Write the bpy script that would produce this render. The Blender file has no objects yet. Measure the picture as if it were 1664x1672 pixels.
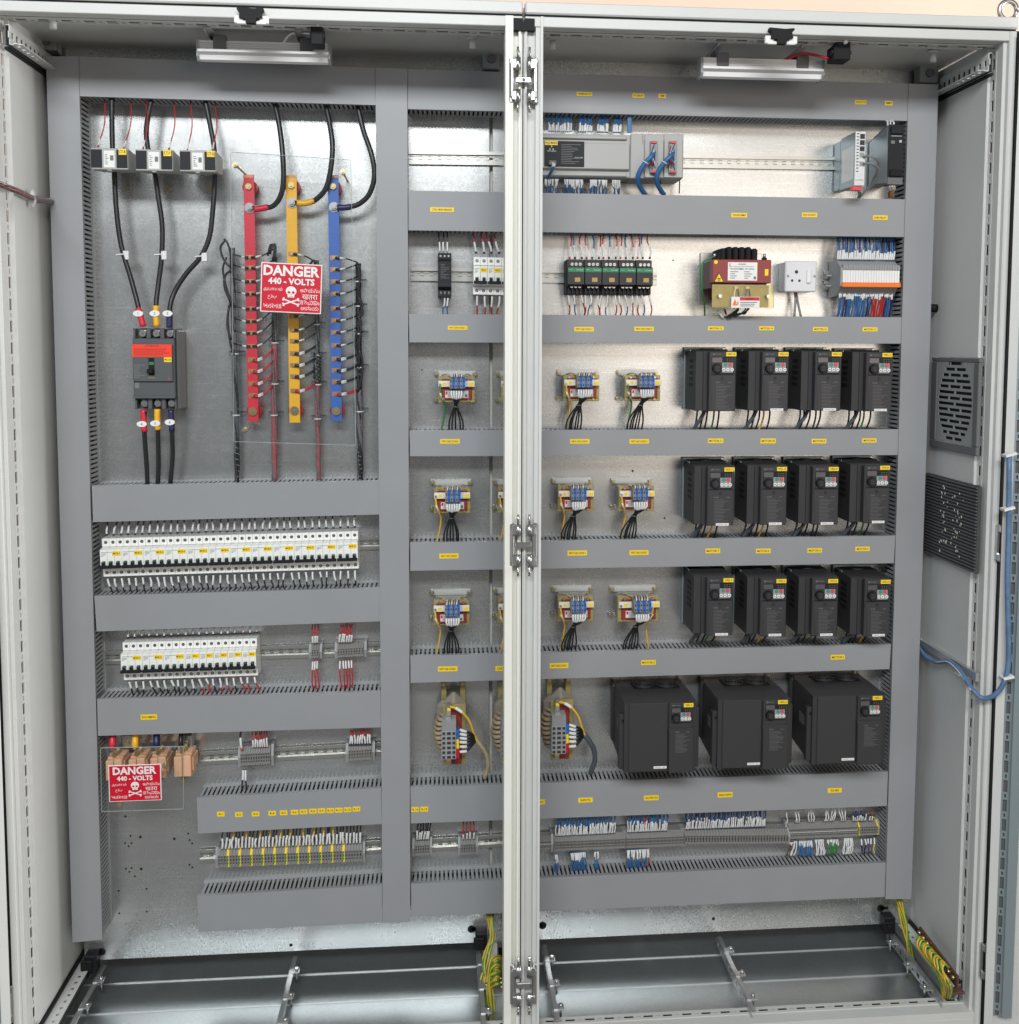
import bpy, math, random
from mathutils import Vector, Matrix
random.seed(7)
R = math.radians
SC = bpy.context.scene
COL = SC.collection
# ------------------------------------------------------------------ camera
W, H = 1664.0, 1672.0
YAW, PIT, ROL = -0.0864688, -0.0732417, -0.0035473
FOC, PCX, PCY = 1699.383, 866.701, 687.471
CAM = Vector((-0.13102, -2.77448, 1.86332))
RM = Matrix.Rotation(YAW, 3, 'Z') @ Matrix.Rotation(PIT, 3, 'X') @ Matrix.Rotation(ROL, 3, 'Y')
cd = bpy.data.cameras.new('camera'); cam = bpy.data.objects.new('camera', cd); COL.objects.link(cam)
cam.matrix_world = Matrix.Translation(CAM) @ (RM @ Matrix(((1, 0, 0), (0, 0, -1), (0, 1, 0)))).to_4x4()
cd.sensor_fit = 'VERTICAL'; cd.sensor_height = 24.0; cd.lens = 24.0 * FOC / H
cd.shift_x = -(PCX - W / 2) / H; cd.shift_y = (PCY - H / 2) / H
cd.clip_start = 0.05; cd.clip_end = 100
SC.camera = cam
# ------------------------------------------------------------------ light
wd = bpy.data.worlds.new('World'); SC.world = wd; wd.use_nodes = True
wd.node_tree.nodes['Background'].inputs[0].default_value = (0.92, 0.96, 1.0, 1)
wd.node_tree.nodes['Background'].inputs[1].default_value = 0.20
SC.view_settings.view_transform = 'Standard'; SC.view_settings.look = 'None'
SC.view_settings.exposure = -0.48; SC.view_settings.gamma = 1.0
def area(name, loc, target, sx, sy, power, col):
    l = bpy.data.lights.new(name, 'AREA'); l.shape = 'RECTANGLE'; l.size = sx; l.size_y = sy
    l.energy = power; l.color = col
    o = bpy.data.objects.new(name, l); COL.objects.link(o); o.location = loc
    o.rotation_euler = (Vector(target) - Vector(loc)).to_track_quat('-Z', 'Y').to_euler()
    return o
area('daylight_high', (-0.6, -5.5, 4.75), (-0.1, 0, 1.6), 4.2, 0.9, 510, (0.95, 0.98, 1.0))
area('daylight_left', (-4.4, -3.4, 1.9), (-0.4, 0, 1.3), 2.0, 2.2, 48, (0.80, 0.91, 1.0))
area('fill_side', (5.2, -1.22, 1.6), (-1.1, -0.3, 1.35), 0.26, 2.8, 330, (1.0, 1.0, 0.99))  # added strip lamp out of view, placed to brighten the left wall
area('daylight_warm', (2.3, -4.8, 2.15), (0.3, 0, 1.6), 2.9, 2.3, 70, (1.0, 0.87, 0.75))
# ------------------------------------------------------------------ pixel rays -> points on real planes
def ray(px, py): return RM @ Vector(((px - PCX) / FOC, 1, -(py - PCY) / FOC))
def at(px, py, y=0.0):
    d = ray(px, py); return CAM + d * ((y - CAM.y) / d.y)
def atx(px, py, x):
    d = ray(px, py); return CAM + d * ((x - CAM.x) / d.x)
def atz(px, py, z):
    d = ray(px, py); return CAM + d * ((z - CAM.z) / d.z)
# ------------------------------------------------------------------ materials
MATS = {}
def mat(name, col, rough=0.5, metal=0.0, bump=0.0, bscale=300, var=0.0, vscale=8, spec=0.5, stretch=None, rvar=0.0, coat=0):
    m = bpy.data.materials.new(name); m.use_nodes = True; nt = m.node_tree; N = nt.nodes; L = nt.links
    b = N['Principled BSDF']; b.inputs['Base Color'].default_value = (*col, 1)
    b.inputs['Roughness'].default_value = rough; b.inputs['Metallic'].default_value = metal
    b.inputs['Specular IOR Level'].default_value = spec
    if coat: b.inputs['Coat Weight'].default_value = coat
    if bump or var or rvar:
        g = N.new('ShaderNodeNewGeometry'); mp = N.new('ShaderNodeMapping'); L.new(g.outputs['Position'], mp.inputs[0])
        if stretch: mp.inputs['Scale'].default_value = stretch
    if bump:
        n = N.new('ShaderNodeTexNoise'); n.inputs['Scale'].default_value = bscale; n.inputs['Detail'].default_value = 3
        L.new(mp.outputs[0], n.inputs['Vector'])
        bp = N.new('ShaderNodeBump'); bp.inputs['Strength'].default_value = bump; bp.inputs['Distance'].default_value = 0.001
        L.new(n.outputs[0], bp.inputs['Height']); L.new(bp.outputs[0], b.inputs['Normal'])
    if var or rvar:
        n2 = N.new('ShaderNodeTexNoise'); n2.inputs['Scale'].default_value = vscale; n2.inputs['Detail'].default_value = 6
        n2.inputs['Roughness'].default_value = 0.65
        L.new(mp.outputs[0], n2.inputs['Vector'])
    if var:
        r = N.new('ShaderNodeMapRange'); r.inputs[1].default_value = 0.3; r.inputs[2].default_value = 0.7
        r.inputs[3].default_value = 1 - var; r.inputs[4].default_value = 1 + var; L.new(n2.outputs[0], r.inputs[0])
        h = N.new('ShaderNodeVectorMath'); h.operation = 'SCALE'; h.inputs[0].default_value = col
        L.new(r.outputs[0], h.inputs['Scale']); L.new(h.outputs[0], b.inputs['Base Color'])
    if rvar:
        r2 = N.new('ShaderNodeMapRange'); r2.inputs[1].default_value = 0.3; r2.inputs[2].default_value = 0.7
        r2.inputs[3].default_value = rough - rvar; r2.inputs[4].default_value = rough + rvar
        L.new(n2.outputs[0], r2.inputs[0]); L.new(r2.outputs[0], b.inputs['Roughness'])
    MATS[name] = m; return m
def galv(name, col, rough, metal):
    """zinc sheet: spangle, brushed scuffs and a few fine scratches"""
    m = bpy.data.materials.new(name); m.use_nodes = True; nt = m.node_tree; N = nt.nodes; L = nt.links
    b = N['Principled BSDF']; b.inputs['Metallic'].default_value = metal
    g = N.new('ShaderNodeNewGeometry')
    v = N.new('ShaderNodeTexVoronoi'); v.inputs['Scale'].default_value = 190; L.new(g.outputs['Position'], v.inputs['Vector'])
    n = N.new('ShaderNodeTexNoise'); n.inputs['Scale'].default_value = 3.2; n.inputs['Detail'].default_value = 8; n.inputs['Roughness'].default_value = 0.7
    L.new(g.outputs['Position'], n.inputs['Vector'])
    n3 = N.new('ShaderNodeTexNoise'); n3.inputs['Scale'].default_value = 220; n3.inputs['Detail'].default_value = 4
    L.new(g.outputs['Position'], n3.inputs['Vector'])
    mp = N.new('ShaderNodeMapping'); mp.inputs['Rotation'].default_value = (0, 0.7, 0); mp.inputs['Scale'].default_value = (2, 1, 90)
    L.new(g.outputs['Position'], mp.inputs[0])
    sc = N.new('ShaderNodeTexNoise'); sc.inputs['Scale'].default_value = 3; sc.inputs['Detail'].default_value = 2; L.new(mp.outputs[0], sc.inputs['Vector'])
    def rng(src, a, b_, lo, hi):
        r = N.new('ShaderNodeMapRange'); r.inputs[1].default_value = a; r.inputs[2].default_value = b_
        r.inputs[3].default_value = lo; r.inputs[4].default_value = hi; L.new(src, r.inputs[0]); return r.outputs[0]
    def mul(a, b_):
        x = N.new('ShaderNodeMath'); x.operation = 'MULTIPLY'; L.new(a, x.inputs[0]); L.new(b_, x.inputs[1]); return x.outputs[0]
    sep = N.new('ShaderNodeSeparateColor'); L.new(v.outputs['Color'], sep.inputs[0])
    k = mul(mul(rng(sep.outputs[0], 0, 1, 0.965, 1.03), rng(n.outputs[0], 0.3, 0.7, 0.91, 1.06)), rng(n3.outputs[0], 0.3, 0.7, 0.95, 1.04))
    k = mul(k, rng(sc.outputs[0], 0.60, 0.72, 1.0, 1.22))
    h = N.new('ShaderNodeVectorMath'); h.operation = 'SCALE'; h.inputs[0].default_value = col; L.new(k, h.inputs['Scale'])
    L.new(h.outputs[0], b.inputs['Base Color'])
    rr = N.new('ShaderNodeMath'); rr.operation = 'ADD'; L.new(rng(n.outputs[0], 0.3, 0.7, rough - 0.02, rough + 0.03), rr.inputs[0])
    L.new(rng(sep.outputs[1], 0, 1, -0.012, 0.012), rr.inputs[1]); L.new(rr.outputs[0], b.inputs['Roughness'])
    bp = N.new('ShaderNodeBump'); bp.inputs['Strength'].default_value = 0.07; bp.inputs['Distance'].default_value = 0.0004
    L.new(n3.outputs[0], bp.inputs['Height']); L.new(bp.outputs[0], b.inputs['Normal'])
    MATS[name] = m
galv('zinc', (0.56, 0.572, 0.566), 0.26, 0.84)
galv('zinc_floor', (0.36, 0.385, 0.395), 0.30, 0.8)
mat('duct', (0.262, 0.269, 0.281), 0.46, bump=0.06, bscale=900, var=0.035, vscale=5)
mat('duct_in', (0.32, 0.33, 0.34), 0.6)
mat('cab', (0.55, 0.555, 0.535), 0.42, bump=0.25, bscale=1100, var=0.03, vscale=6)
mat('hollow_shade', (0.10, 0.10, 0.10), 0.7)  # painted shade for the hollow behind perforated rails
mat('rubber', (0.010, 0.010, 0.011), 0.6, spec=0.2)  # gaskets and black parts, also the painted dark behind perforations
mat('black', (0.012, 0.013, 0.016), 0.5, spec=0.25, bump=0.05, bscale=800)
mat('cable', (0.013, 0.014, 0.015), 0.38)
mat('drive', (0.034, 0.033, 0.035), 0.52, spec=0.35, bump=0.12, bscale=1500, var=0.06, vscale=12)
mat('drive_cover', (0.038, 0.037, 0.039), 0.46, spec=0.35, bump=0.10, bscale=1500)
mat('print', (0.16, 0.16, 0.16), 0.6)
mat('printw', (0.5, 0.5, 0.5), 0.6)
mat('ink', (0.02, 0.02, 0.025), 0.6)
mat('white', (0.74, 0.74, 0.72), 0.42, var=0.03, vscale=30)
mat('sleeve', (0.64, 0.65, 0.64), 0.55, var=0.12, vscale=150)
mat('mcb', (0.80, 0.80, 0.77), 0.38, var=0.03, vscale=40)
mat('plc', (0.38, 0.38, 0.365), 0.5, bump=0.05, bscale=900)
mat('grey', (0.27, 0.28, 0.28), 0.5)
mat('termgrey', (0.21, 0.205, 0.195), 0.5, var=0.08, vscale=60)
mat('mccb', (0.075, 0.08, 0.085), 0.48, bump=0.08, bscale=900)
mat('red', (0.60, 0.020, 0.045), 0.42, var=0.08, vscale=20)
mat('redwire', (0.42, 0.018, 0.022), 0.4)
mat('signred', (0.56, 0.004, 0.024), 0.35)
mat('orange_red', (0.86, 0.045, 0.015), 0.42)
mat('orange', (0.80, 0.17, 0.015), 0.42)
mat('yellow', (0.80, 0.42, 0.015), 0.42, var=0.06, vscale=20)
mat('tag', (0.86, 0.60, 0.012), 0.45)
mat('yellowwire', (0.72, 0.42, 0.03), 0.4)
mat('greenwire', (0.025, 0.18, 0.045), 0.4)
mat('blue', (0.035, 0.12, 0.45), 0.42, var=0.08, vscale=20)
mat('bluewire', (0.025, 0.12, 0.30), 0.42)
mat('navy', (0.014, 0.018, 0.085), 0.4)
mat('blueterm', (0.012, 0.13, 0.50), 0.4)
mat('darkblue', (0.02, 0.03, 0.10), 0.4)
mat('steel', (0.50, 0.50, 0.49), 0.28, 0.95, var=0.08, vscale=60)
mat('brass', (0.55, 0.44, 0.22), 0.32, 0.9)
mat('rail', (0.50, 0.50, 0.47), 0.30, 0.85, var=0.06, vscale=10)
mat('alu', (0.66, 0.65, 0.65), 0.36, 0.15)
mat('olive', (0.34, 0.29, 0.11), 0.40, 0.25, var=0.2, vscale=35)
mat('maroon', (0.26, 0.030, 0.026), 0.42, var=0.1, vscale=30)
mat('trafo', (0.24, 0.030, 0.028), 0.38, var=0.08, vscale=25)
mat('lam', (0.13, 0.065, 0.065), 0.5)
mat('coil', (0.42, 0.33, 0.21), 0.5, var=0.2, vscale=50)
mat('coilgrey', (0.25, 0.225, 0.19), 0.5)
mat('plated', (0.55, 0.56, 0.54), 0.35, 0.35)
mat('copper', (0.45, 0.22, 0.10), 0.4, 0.4)
mat('insul', (0.36, 0.02, 0.025), 0.3)
mat('peachplastic', (0.74, 0.43, 0.26), 0.45, var=0.04, vscale=40)
mat('sidegrey', (0.12, 0.12, 0.125), 0.5)
mat('green', (0.01, 0.20, 0.08), 0.45)
mat('btngreen', (0.02, 0.26, 0.19), 0.4)
mat('btnred', (0.62, 0.06, 0.07), 0.4)
mat('goldtag', (0.42, 0.27, 0.07), 0.45)
mat('clipdark', (0.12, 0.12, 0.125), 0.5)
mat('diffuser', (0.80, 0.80, 0.80), 0.4)
mat('filtermat', (0.05, 0.052, 0.05), 0.85, bump=0.6, bscale=200, var=0.25, vscale=60)
mat('fluff', (0.5, 0.49, 0.42), 0.9)
mat('brownbar', (0.10, 0.04, 0.03), 0.45, var=0.15, vscale=40)
mat('mesh_sleeve', (0.10, 0.10, 0.11), 0.5, var=0.3, vscale=160)
mat('mesh_red', (0.26, 0.07, 0.075), 0.5, var=0.25, vscale=160)
mat('peachwall', (0.80, 0.58, 0.46), 0.85, bump=0.3, bscale=60, var=0.04, vscale=3)
mat('concrete', (0.14, 0.135, 0.13), 0.8, bump=0.3, bscale=80, var=0.12, vscale=4)
mat('doorblue', (0.30, 0.36, 0.38), 0.4, 0.5)
mat('pvcwhite', (0.66, 0.66, 0.68), 0.35)
mat('bluegrey', (0.09, 0.17, 0.30), 0.45, var=0.25, vscale=40)
mat('greycable', (0.20, 0.20, 0.20), 0.45)
mat('lead', (0.07, 0.085, 0.10), 0.45)
mat('cream', (0.70, 0.70, 0.64), 0.40, bump=0.1, bscale=900)
def clear(name, tint, k):
    m = bpy.data.materials.new(name); m.use_nodes = True; N = m.node_tree.nodes; L = m.node_tree.links
    out = N['Material Output']; N.remove(N['Principled BSDF'])
    t = N.new('ShaderNodeBsdfTransparent'); t.inputs[0].default_value = (*tint, 1)
    g = N.new('ShaderNodeBsdfGlossy'); g.inputs['Roughness'].default_value = 0.04; g.inputs[0].default_value = (1, 1, 1, 1)
    f = N.new('ShaderNodeFresnel'); f.inputs[0].default_value = 1.49
    mu = N.new('ShaderNodeMath'); mu.operation = 'MULTIPLY'; mu.inputs[1].default_value = k; L.new(f.outputs[0], mu.inputs[0])
    mx = N.new('ShaderNodeMixShader'); L.new(mu.outputs[0], mx.inputs[0]); L.new(t.outputs[0], mx.inputs[1]); L.new(g.outputs[0], mx.inputs[2])
    L.new(mx.outputs[0], out.inputs[0]); MATS[name] = m
mat('sheet_rim', (0.36, 0.39, 0.39), 0.3)
clear('acrylic', (0.945, 0.955, 0.955), 1.5)
clear('acrylic_edge', (0.50, 0.56, 0.56), 7.0)
clear('clearboard', (0.88, 0.85, 0.62), 1.2)
# ------------------------------------------------------------------ text meshes
TXT = {}
def tmesh(s):
    if s in TXT: return TXT[s]
    cu = bpy.data.curves.new('t', 'FONT'); cu.body = s; cu.resolution_u = 2; cu.align_x = 'CENTER'; cu.align_y = 'CENTER'
    cu.offset = (0.035 if s in ('DANGER', '440 - VOLTS') else 0.012) if all(ord(c) < 256 for c in s) else 0.0
    o = bpy.data.objects.new('t', cu); COL.objects.link(o)
    me = bpy.data.meshes.new_from_object(o.evaluated_get(bpy.context.evaluated_depsgraph_get()))
    vs = [(v.co.x, v.co.y) for v in me.vertices]; fs = [tuple(p.vertices) for p in me.polygons]
    bpy.data.objects.remove(o); bpy.data.meshes.remove(me)
    if not vs: vs, fs = [(0, 0), (1, 0), (0, 1)], [(0, 1, 2)]
    x0 = min(v[0] for v in vs); x1 = max(v[0] for v in vs); y0 = min(v[1] for v in vs); y1 = max(v[1] for v in vs)
    w, h = max(x1 - x0, 1e-3), max(y1 - y0, 1e-3)
    vs = [((v[0] - (x0 + x1) / 2) / h, (v[1] - (y0 + y1) / 2) / h) for v in vs]
    TXT[s] = (vs, fs, w / h); return TXT[s]
# ------------------------------------------------------------------ mesh builder
class MB:
    def __init__(s): s.v = []; s.f = []; s.m = []; s.sm = []
    def face(s, idx, m, smooth=False): s.f.append(idx); s.m.append(m); s.sm.append(smooth)
    def hexa(s, p, m):      # p: 0-3 front (BL BR TR TL), 4-7 back
        n = len(s.v); s.v += [tuple(q) for q in p]
        for a in ((0, 1, 2, 3), (5, 4, 7, 6), (4, 0, 3, 7), (1, 5, 6, 2), (3, 2, 6, 7), (4, 5, 1, 0)):
            s.face(tuple(n + i for i in a), m)
        return s
    def box(s, x0, x1, y0, y1, z0, z1, m, b=0.0):
        if x0 > x1: x0, x1 = x1, x0
        if y0 > y1: y0, y1 = y1, y0
        if z0 > z1: z0, z1 = z1, z0
        if b <= 0:
            return s.hexa([(x0, y0, z0), (x1, y0, z0), (x1, y0, z1), (x0, y0, z1), (x0, y1, z0), (x1, y1, z0), (x1, y1, z1), (x0, y1, z1)], m)
        b = min(b, (x1 - x0) * .45, (y1 - y0) * .45, (z1 - z0) * .45)
        n = len(s.v); X = (x0, x1); Y = (y0, y1); Z = (z0, z1); id = {}
        for i in (0, 1):
            for j in (0, 1):
                for k in (0, 1):
                    sx, sy, sz = (b, -b)[i], (b, -b)[j], (b, -b)[k]
                    for a in range(3):
                        id[(i, j, k, a)] = len(s.v)
                        s.v.append((X[i] + (0 if a == 0 else sx), Y[j] + (0 if a == 1 else sy), Z[k] + (0 if a == 2 else sz)))
        def F(l, flip):
            s.face(tuple(reversed(l)) if flip else tuple(l), m)
        for i in (0, 1): F([id[(i, j, k, 0)] for j, k in ((0, 0), (1, 0), (1, 1), (0, 1))], i == 0)
        for j in (0, 1): F([id[(i, j, k, 1)] for i, k in ((0, 0), (1, 0), (1, 1), (0, 1))], j == 1)
        for k in (0, 1): F([id[(i, j, k, 2)] for i, j in ((0, 0), (1, 0), (1, 1), (0, 1))], k == 0)
        for j in (0, 1):
            for k in (0, 1): F([id[(0, j, k, 1)], id[(1, j, k, 1)], id[(1, j, k, 2)], id[(0, j, k, 2)]], (j == 0) != (k == 1))
        for i in (0, 1):
            for k in (0, 1): F([id[(i, 0, k, 0)], id[(i, 1, k, 0)], id[(i, 1, k, 2)], id[(i, 0, k, 2)]], (i == 1) != (k == 1))
        for i in (0, 1):
            for j in (0, 1): F([id[(i, j, 0, 0)], id[(i, j, 1, 0)], id[(i, j, 1, 1)], id[(i, j, 0, 1)]], (i == 0) != (j == 1))
        for i in (0, 1):
            for j in (0, 1):
                for k in (0, 1): F([id[(i, j, k, a)] for a in range(3)], (i + j + k) % 2 == 0)
        return s
    def obox(s, c, dx, dy, dz, m):
        c, dx, dy, dz = Vector(c), Vector(dx), Vector(dy), Vector(dz)
        return s.hexa([c - dx - dy - dz, c + dx - dy - dz, c + dx - dy + dz, c - dx - dy + dz, c - dx + dy - dz, c + dx + dy - dz, c + dx + dy + dz, c - dx + dy + dz], m)
    def cyl(s, p0, p1, r, m, n=12, r2=None):
        p0, p1 = Vector(p0), Vector(p1); r2 = r if r2 is None else r2
        d = (p1 - p0).normalized(); u = d.orthogonal().normalized(); w = d.cross(u); b = len(s.v)
        for k, (p, rr) in enumerate(((p0, r), (p1, r2))):
            for i in range(n):
                a = 2 * math.pi * i / n; s.v.append(tuple(p + (u * math.cos(a) + w * math.sin(a)) * rr))
        for i in range(n):
            j = (i + 1) % n; s.face((b + i, b + j, b + n + j, b + n + i), m, True)
        s.face(tuple(b + n - 1 - i for i in range(n)), m); s.face(tuple(b + n + i for i in range(n)), m)
        return s
    def tube(s, pts, r, m, n=6, sub=4, radii=None):
        P = [Vector(p) for p in pts]; C = []
        if len(P) > 2 and sub > 1:
            Q = [P[0] * 2 - P[1]] + P + [P[-1] * 2 - P[-2]]
            for i in range(1, len(Q) - 2):
                for k in range(sub):
                    t = k / sub; a, b, c, d = Q[i - 1], Q[i], Q[i + 1], Q[i + 2]
                    C.append(0.5 * ((2 * b) + (c - a) * t + (2 * a - 5 * b + 4 * c - d) * t * t + (3 * b - a - 3 * c + d) * t ** 3))
            C.append(P[-1])
        else: C = P
        base = len(s.v); u = None
        for i, p in enumerate(C):
            d = (C[min(i + 1, len(C) - 1)] - C[max(i - 1, 0)])
            d = d.normalized() if d.length > 1e-9 else Vector((0, 0, 1))
            if u is None: u = d.orthogonal().normalized()
            else:
                u = u - d * u.dot(d)
                u = u.normalized() if u.length > 1e-6 else d.orthogonal().normalized()
            w = d.cross(u)
            for k in range(n):
                a = 2 * math.pi * k / n; s.v.append(tuple(p + (u * math.cos(a) + w * math.sin(a)) * r))
        L = len(C)
        for i in range(L - 1):
            for k in range(n):
                j = (k + 1) % n
                s.face((base + i * n + k, base + i * n + j, base + (i + 1) * n + j, base + (i + 1) * n + k), m, True)
        s.face(tuple(base + n - 1 - k for k in range(n)), m); s.face(tuple(base + (L - 1) * n + k for k in range(n)), m)
        return C
    def prism(s, poly, y0, y1, m):   # poly in (x,z), front at y0
        n = len(s.v); k = len(poly)
        s.v += [(x, y0, z) for x, z in poly] + [(x, y1, z) for x, z in poly]
        s.face(tuple(n + i for i in range(k)), m); s.face(tuple(n + 2 * k - 1 - i for i in range(k)), m)
        for i in range(k):
            j = (i + 1) % k; s.face((n + i, n + k + i, n + k + j, n + j), m)
        return s
    def prof(s, poly, x0, x1, m):    # poly in (y,z) extruded in x
        n = len(s.v); k = len(poly)
        s.v += [(x0, y, z) for y, z in poly] + [(x1, y, z) for y, z in poly]
        s.face(tuple(n + i for i in range(k)), m); s.face(tuple(n + 2 * k - 1 - i for i in range(k)), m)
        for i in range(k):
            j = (i + 1) % k; s.face((n + i, n + k + i, n + k + j, n + j), m)
        return s
    def disc(s, x, y, z, r, m, n=12, t=0.0006): return s.cyl((x, y, z), (x, y - t, z), r, m, n)
    def rect(s, x0, x1, z0, z1, y, m, t=0.0005): return s.box(x0, x1, y - t, y, z0, z1, m)
    def text(s, st, x, y, z, h, m, maxw=None, ang=0.0):
        vs, fs, asp = tmesh(st); hx = h
        if maxw and asp * h > maxw: hx = maxw / asp
        n = len(s.v); ca, sa = math.cos(ang), math.sin(ang)
        for a, b in vs:
            a *= hx; b *= h; s.v.append((x + a * ca - b * sa, y, z + a * sa + b * ca))
        for f in fs: s.face(tuple(n + i for i in f), m)
        return s
    def lines(s, x0, x1, ztop, zbot, n, y, m, th=0.35, lo=0.35):
        p = (ztop - zbot) / n
        for i in range(n):
            z = ztop - p * (i + .5); w = (x1 - x0) * random.uniform(lo, 1)
            s.rect(x0, x0 + w, z - p * th / 2, z + p * th / 2, y, m, 0.0003)
        return s
    def build(s, name, parent=None, kind=None, label=None):
        org = Vector(ROOT.get(parent.name, (0, 0, 0))) if parent else Vector((0, 0, 0))
        me = bpy.data.meshes.new(name); me.from_pydata([(a - org.x, b - org.y, c - org.z) for a, b, c in s.v], [], s.f)
        names = []
        for k in s.m:
            if k not in names: names.append(k)
        for k in names: me.materials.append(MATS[k])
        ix = {k: i for i, k in enumerate(names)}
        me.polygons.foreach_set('material_index', [ix[k] for k in s.m]); me.polygons.foreach_set('use_smooth', s.sm)
        me.update()
        o = bpy.data.objects.new(name, me); COL.objects.link(o)
        if parent: o.parent = parent; ROOT[o.name] = tuple(org)
        if kind: o['kind'] = kind
        if label: o['label'] = label
        return o
ROOT = {}
def thing(name, label, cat, loc=(0, 0, 0), group=None):
    o = bpy.data.objects.new(name, None); COL.objects.link(o); o.location = loc; o.empty_display_size = 0.02
    o['label'] = label; o['category'] = cat
    if group: o['group'] = group
    ROOT[o.name] = tuple(loc); return o
def tag(o, label, cat, group=None):
    o['label'] = label; o['category'] = cat
    if group: o['group'] = group
    return o
KIDS = {}
def copy_tree(o, loc=None, label=None, parent=None, skip=()):
    c = o.copy(); COL.objects.link(c); c.parent = parent
    if loc is not None: c.location = loc
    if label: c['label'] = label
    for ch in o.children:
        if ch.name.split('.')[0] not in skip: copy_tree(ch, None, None, c, skip)
    return c
def piece(src, parent, dx=0, dy=0, dz=0):
    c = src.copy(); COL.objects.link(c); c.parent = parent; c.location = (dx, dy, dz); return c
def structure(o): o['kind'] = 'structure'; return o
def P2(px, py, y): p = at(px, py, y); return p.x, p.z
# ================================================================== SETTING
YF = -0.32            # plane of the cabinet front frame
XL, XR, XM = -1.105, 1.212, 0.062
ZR = 2.603            # underside of roof
ZF = 0.130            # floor plates
structure(MB().box(-6, 6, 0.62, 0.70, -0.1, 5.2, 'peachwall').build('wall'))
structure(MB().box(-6, 6, -9, 0.62, -0.12, -0.02, 'concrete').build('floor'))
# ------------------------------------------------------------------ the two cabinets
def ladder(m, p0, p1, wdir, w, t, ndir, mt, pitch=0.050, slot=0.030, small=True, frac=0.42):
    """perforated strip from p0 to p1: long slots, small holes between, real openings"""
    p0, p1 = Vector(p0), Vector(p1); d = p1 - p0; Ln = d.length; d.normalize(); wv = Vector(wdir).normalized(); nv = Vector(ndir).normalized()
    e = w * (1 - frac) / 2
    for s in (-1, 1):
        m.obox(p0 + d * Ln / 2 + wv * s * (w / 2 - e / 2), d * Ln / 2, nv * t / 2, wv * e / 2, mt)
    n = int(Ln / pitch)
    for i in range(n + 1):
        a = p0 + d * (i * pitch + (Ln - n * pitch) / 2 + 0.0001); br = (pitch - slot)
        if small:
            h = br * 0.22
            for q in (-1, 1): m.obox(a + d * q * (br / 2 - (br / 2 - h) / 2), d * (br / 2 - h) / 2, nv * t / 2, wv * w * frac / 2, mt)
            for q in (-1, 1): m.obox(a + wv * q * w * frac * 0.36, d * h, nv * t / 2, wv * w * frac * 0.14, mt)
        else: m.obox(a, d * br / 2, nv * t / 2, wv * w * frac / 2, mt)
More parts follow.
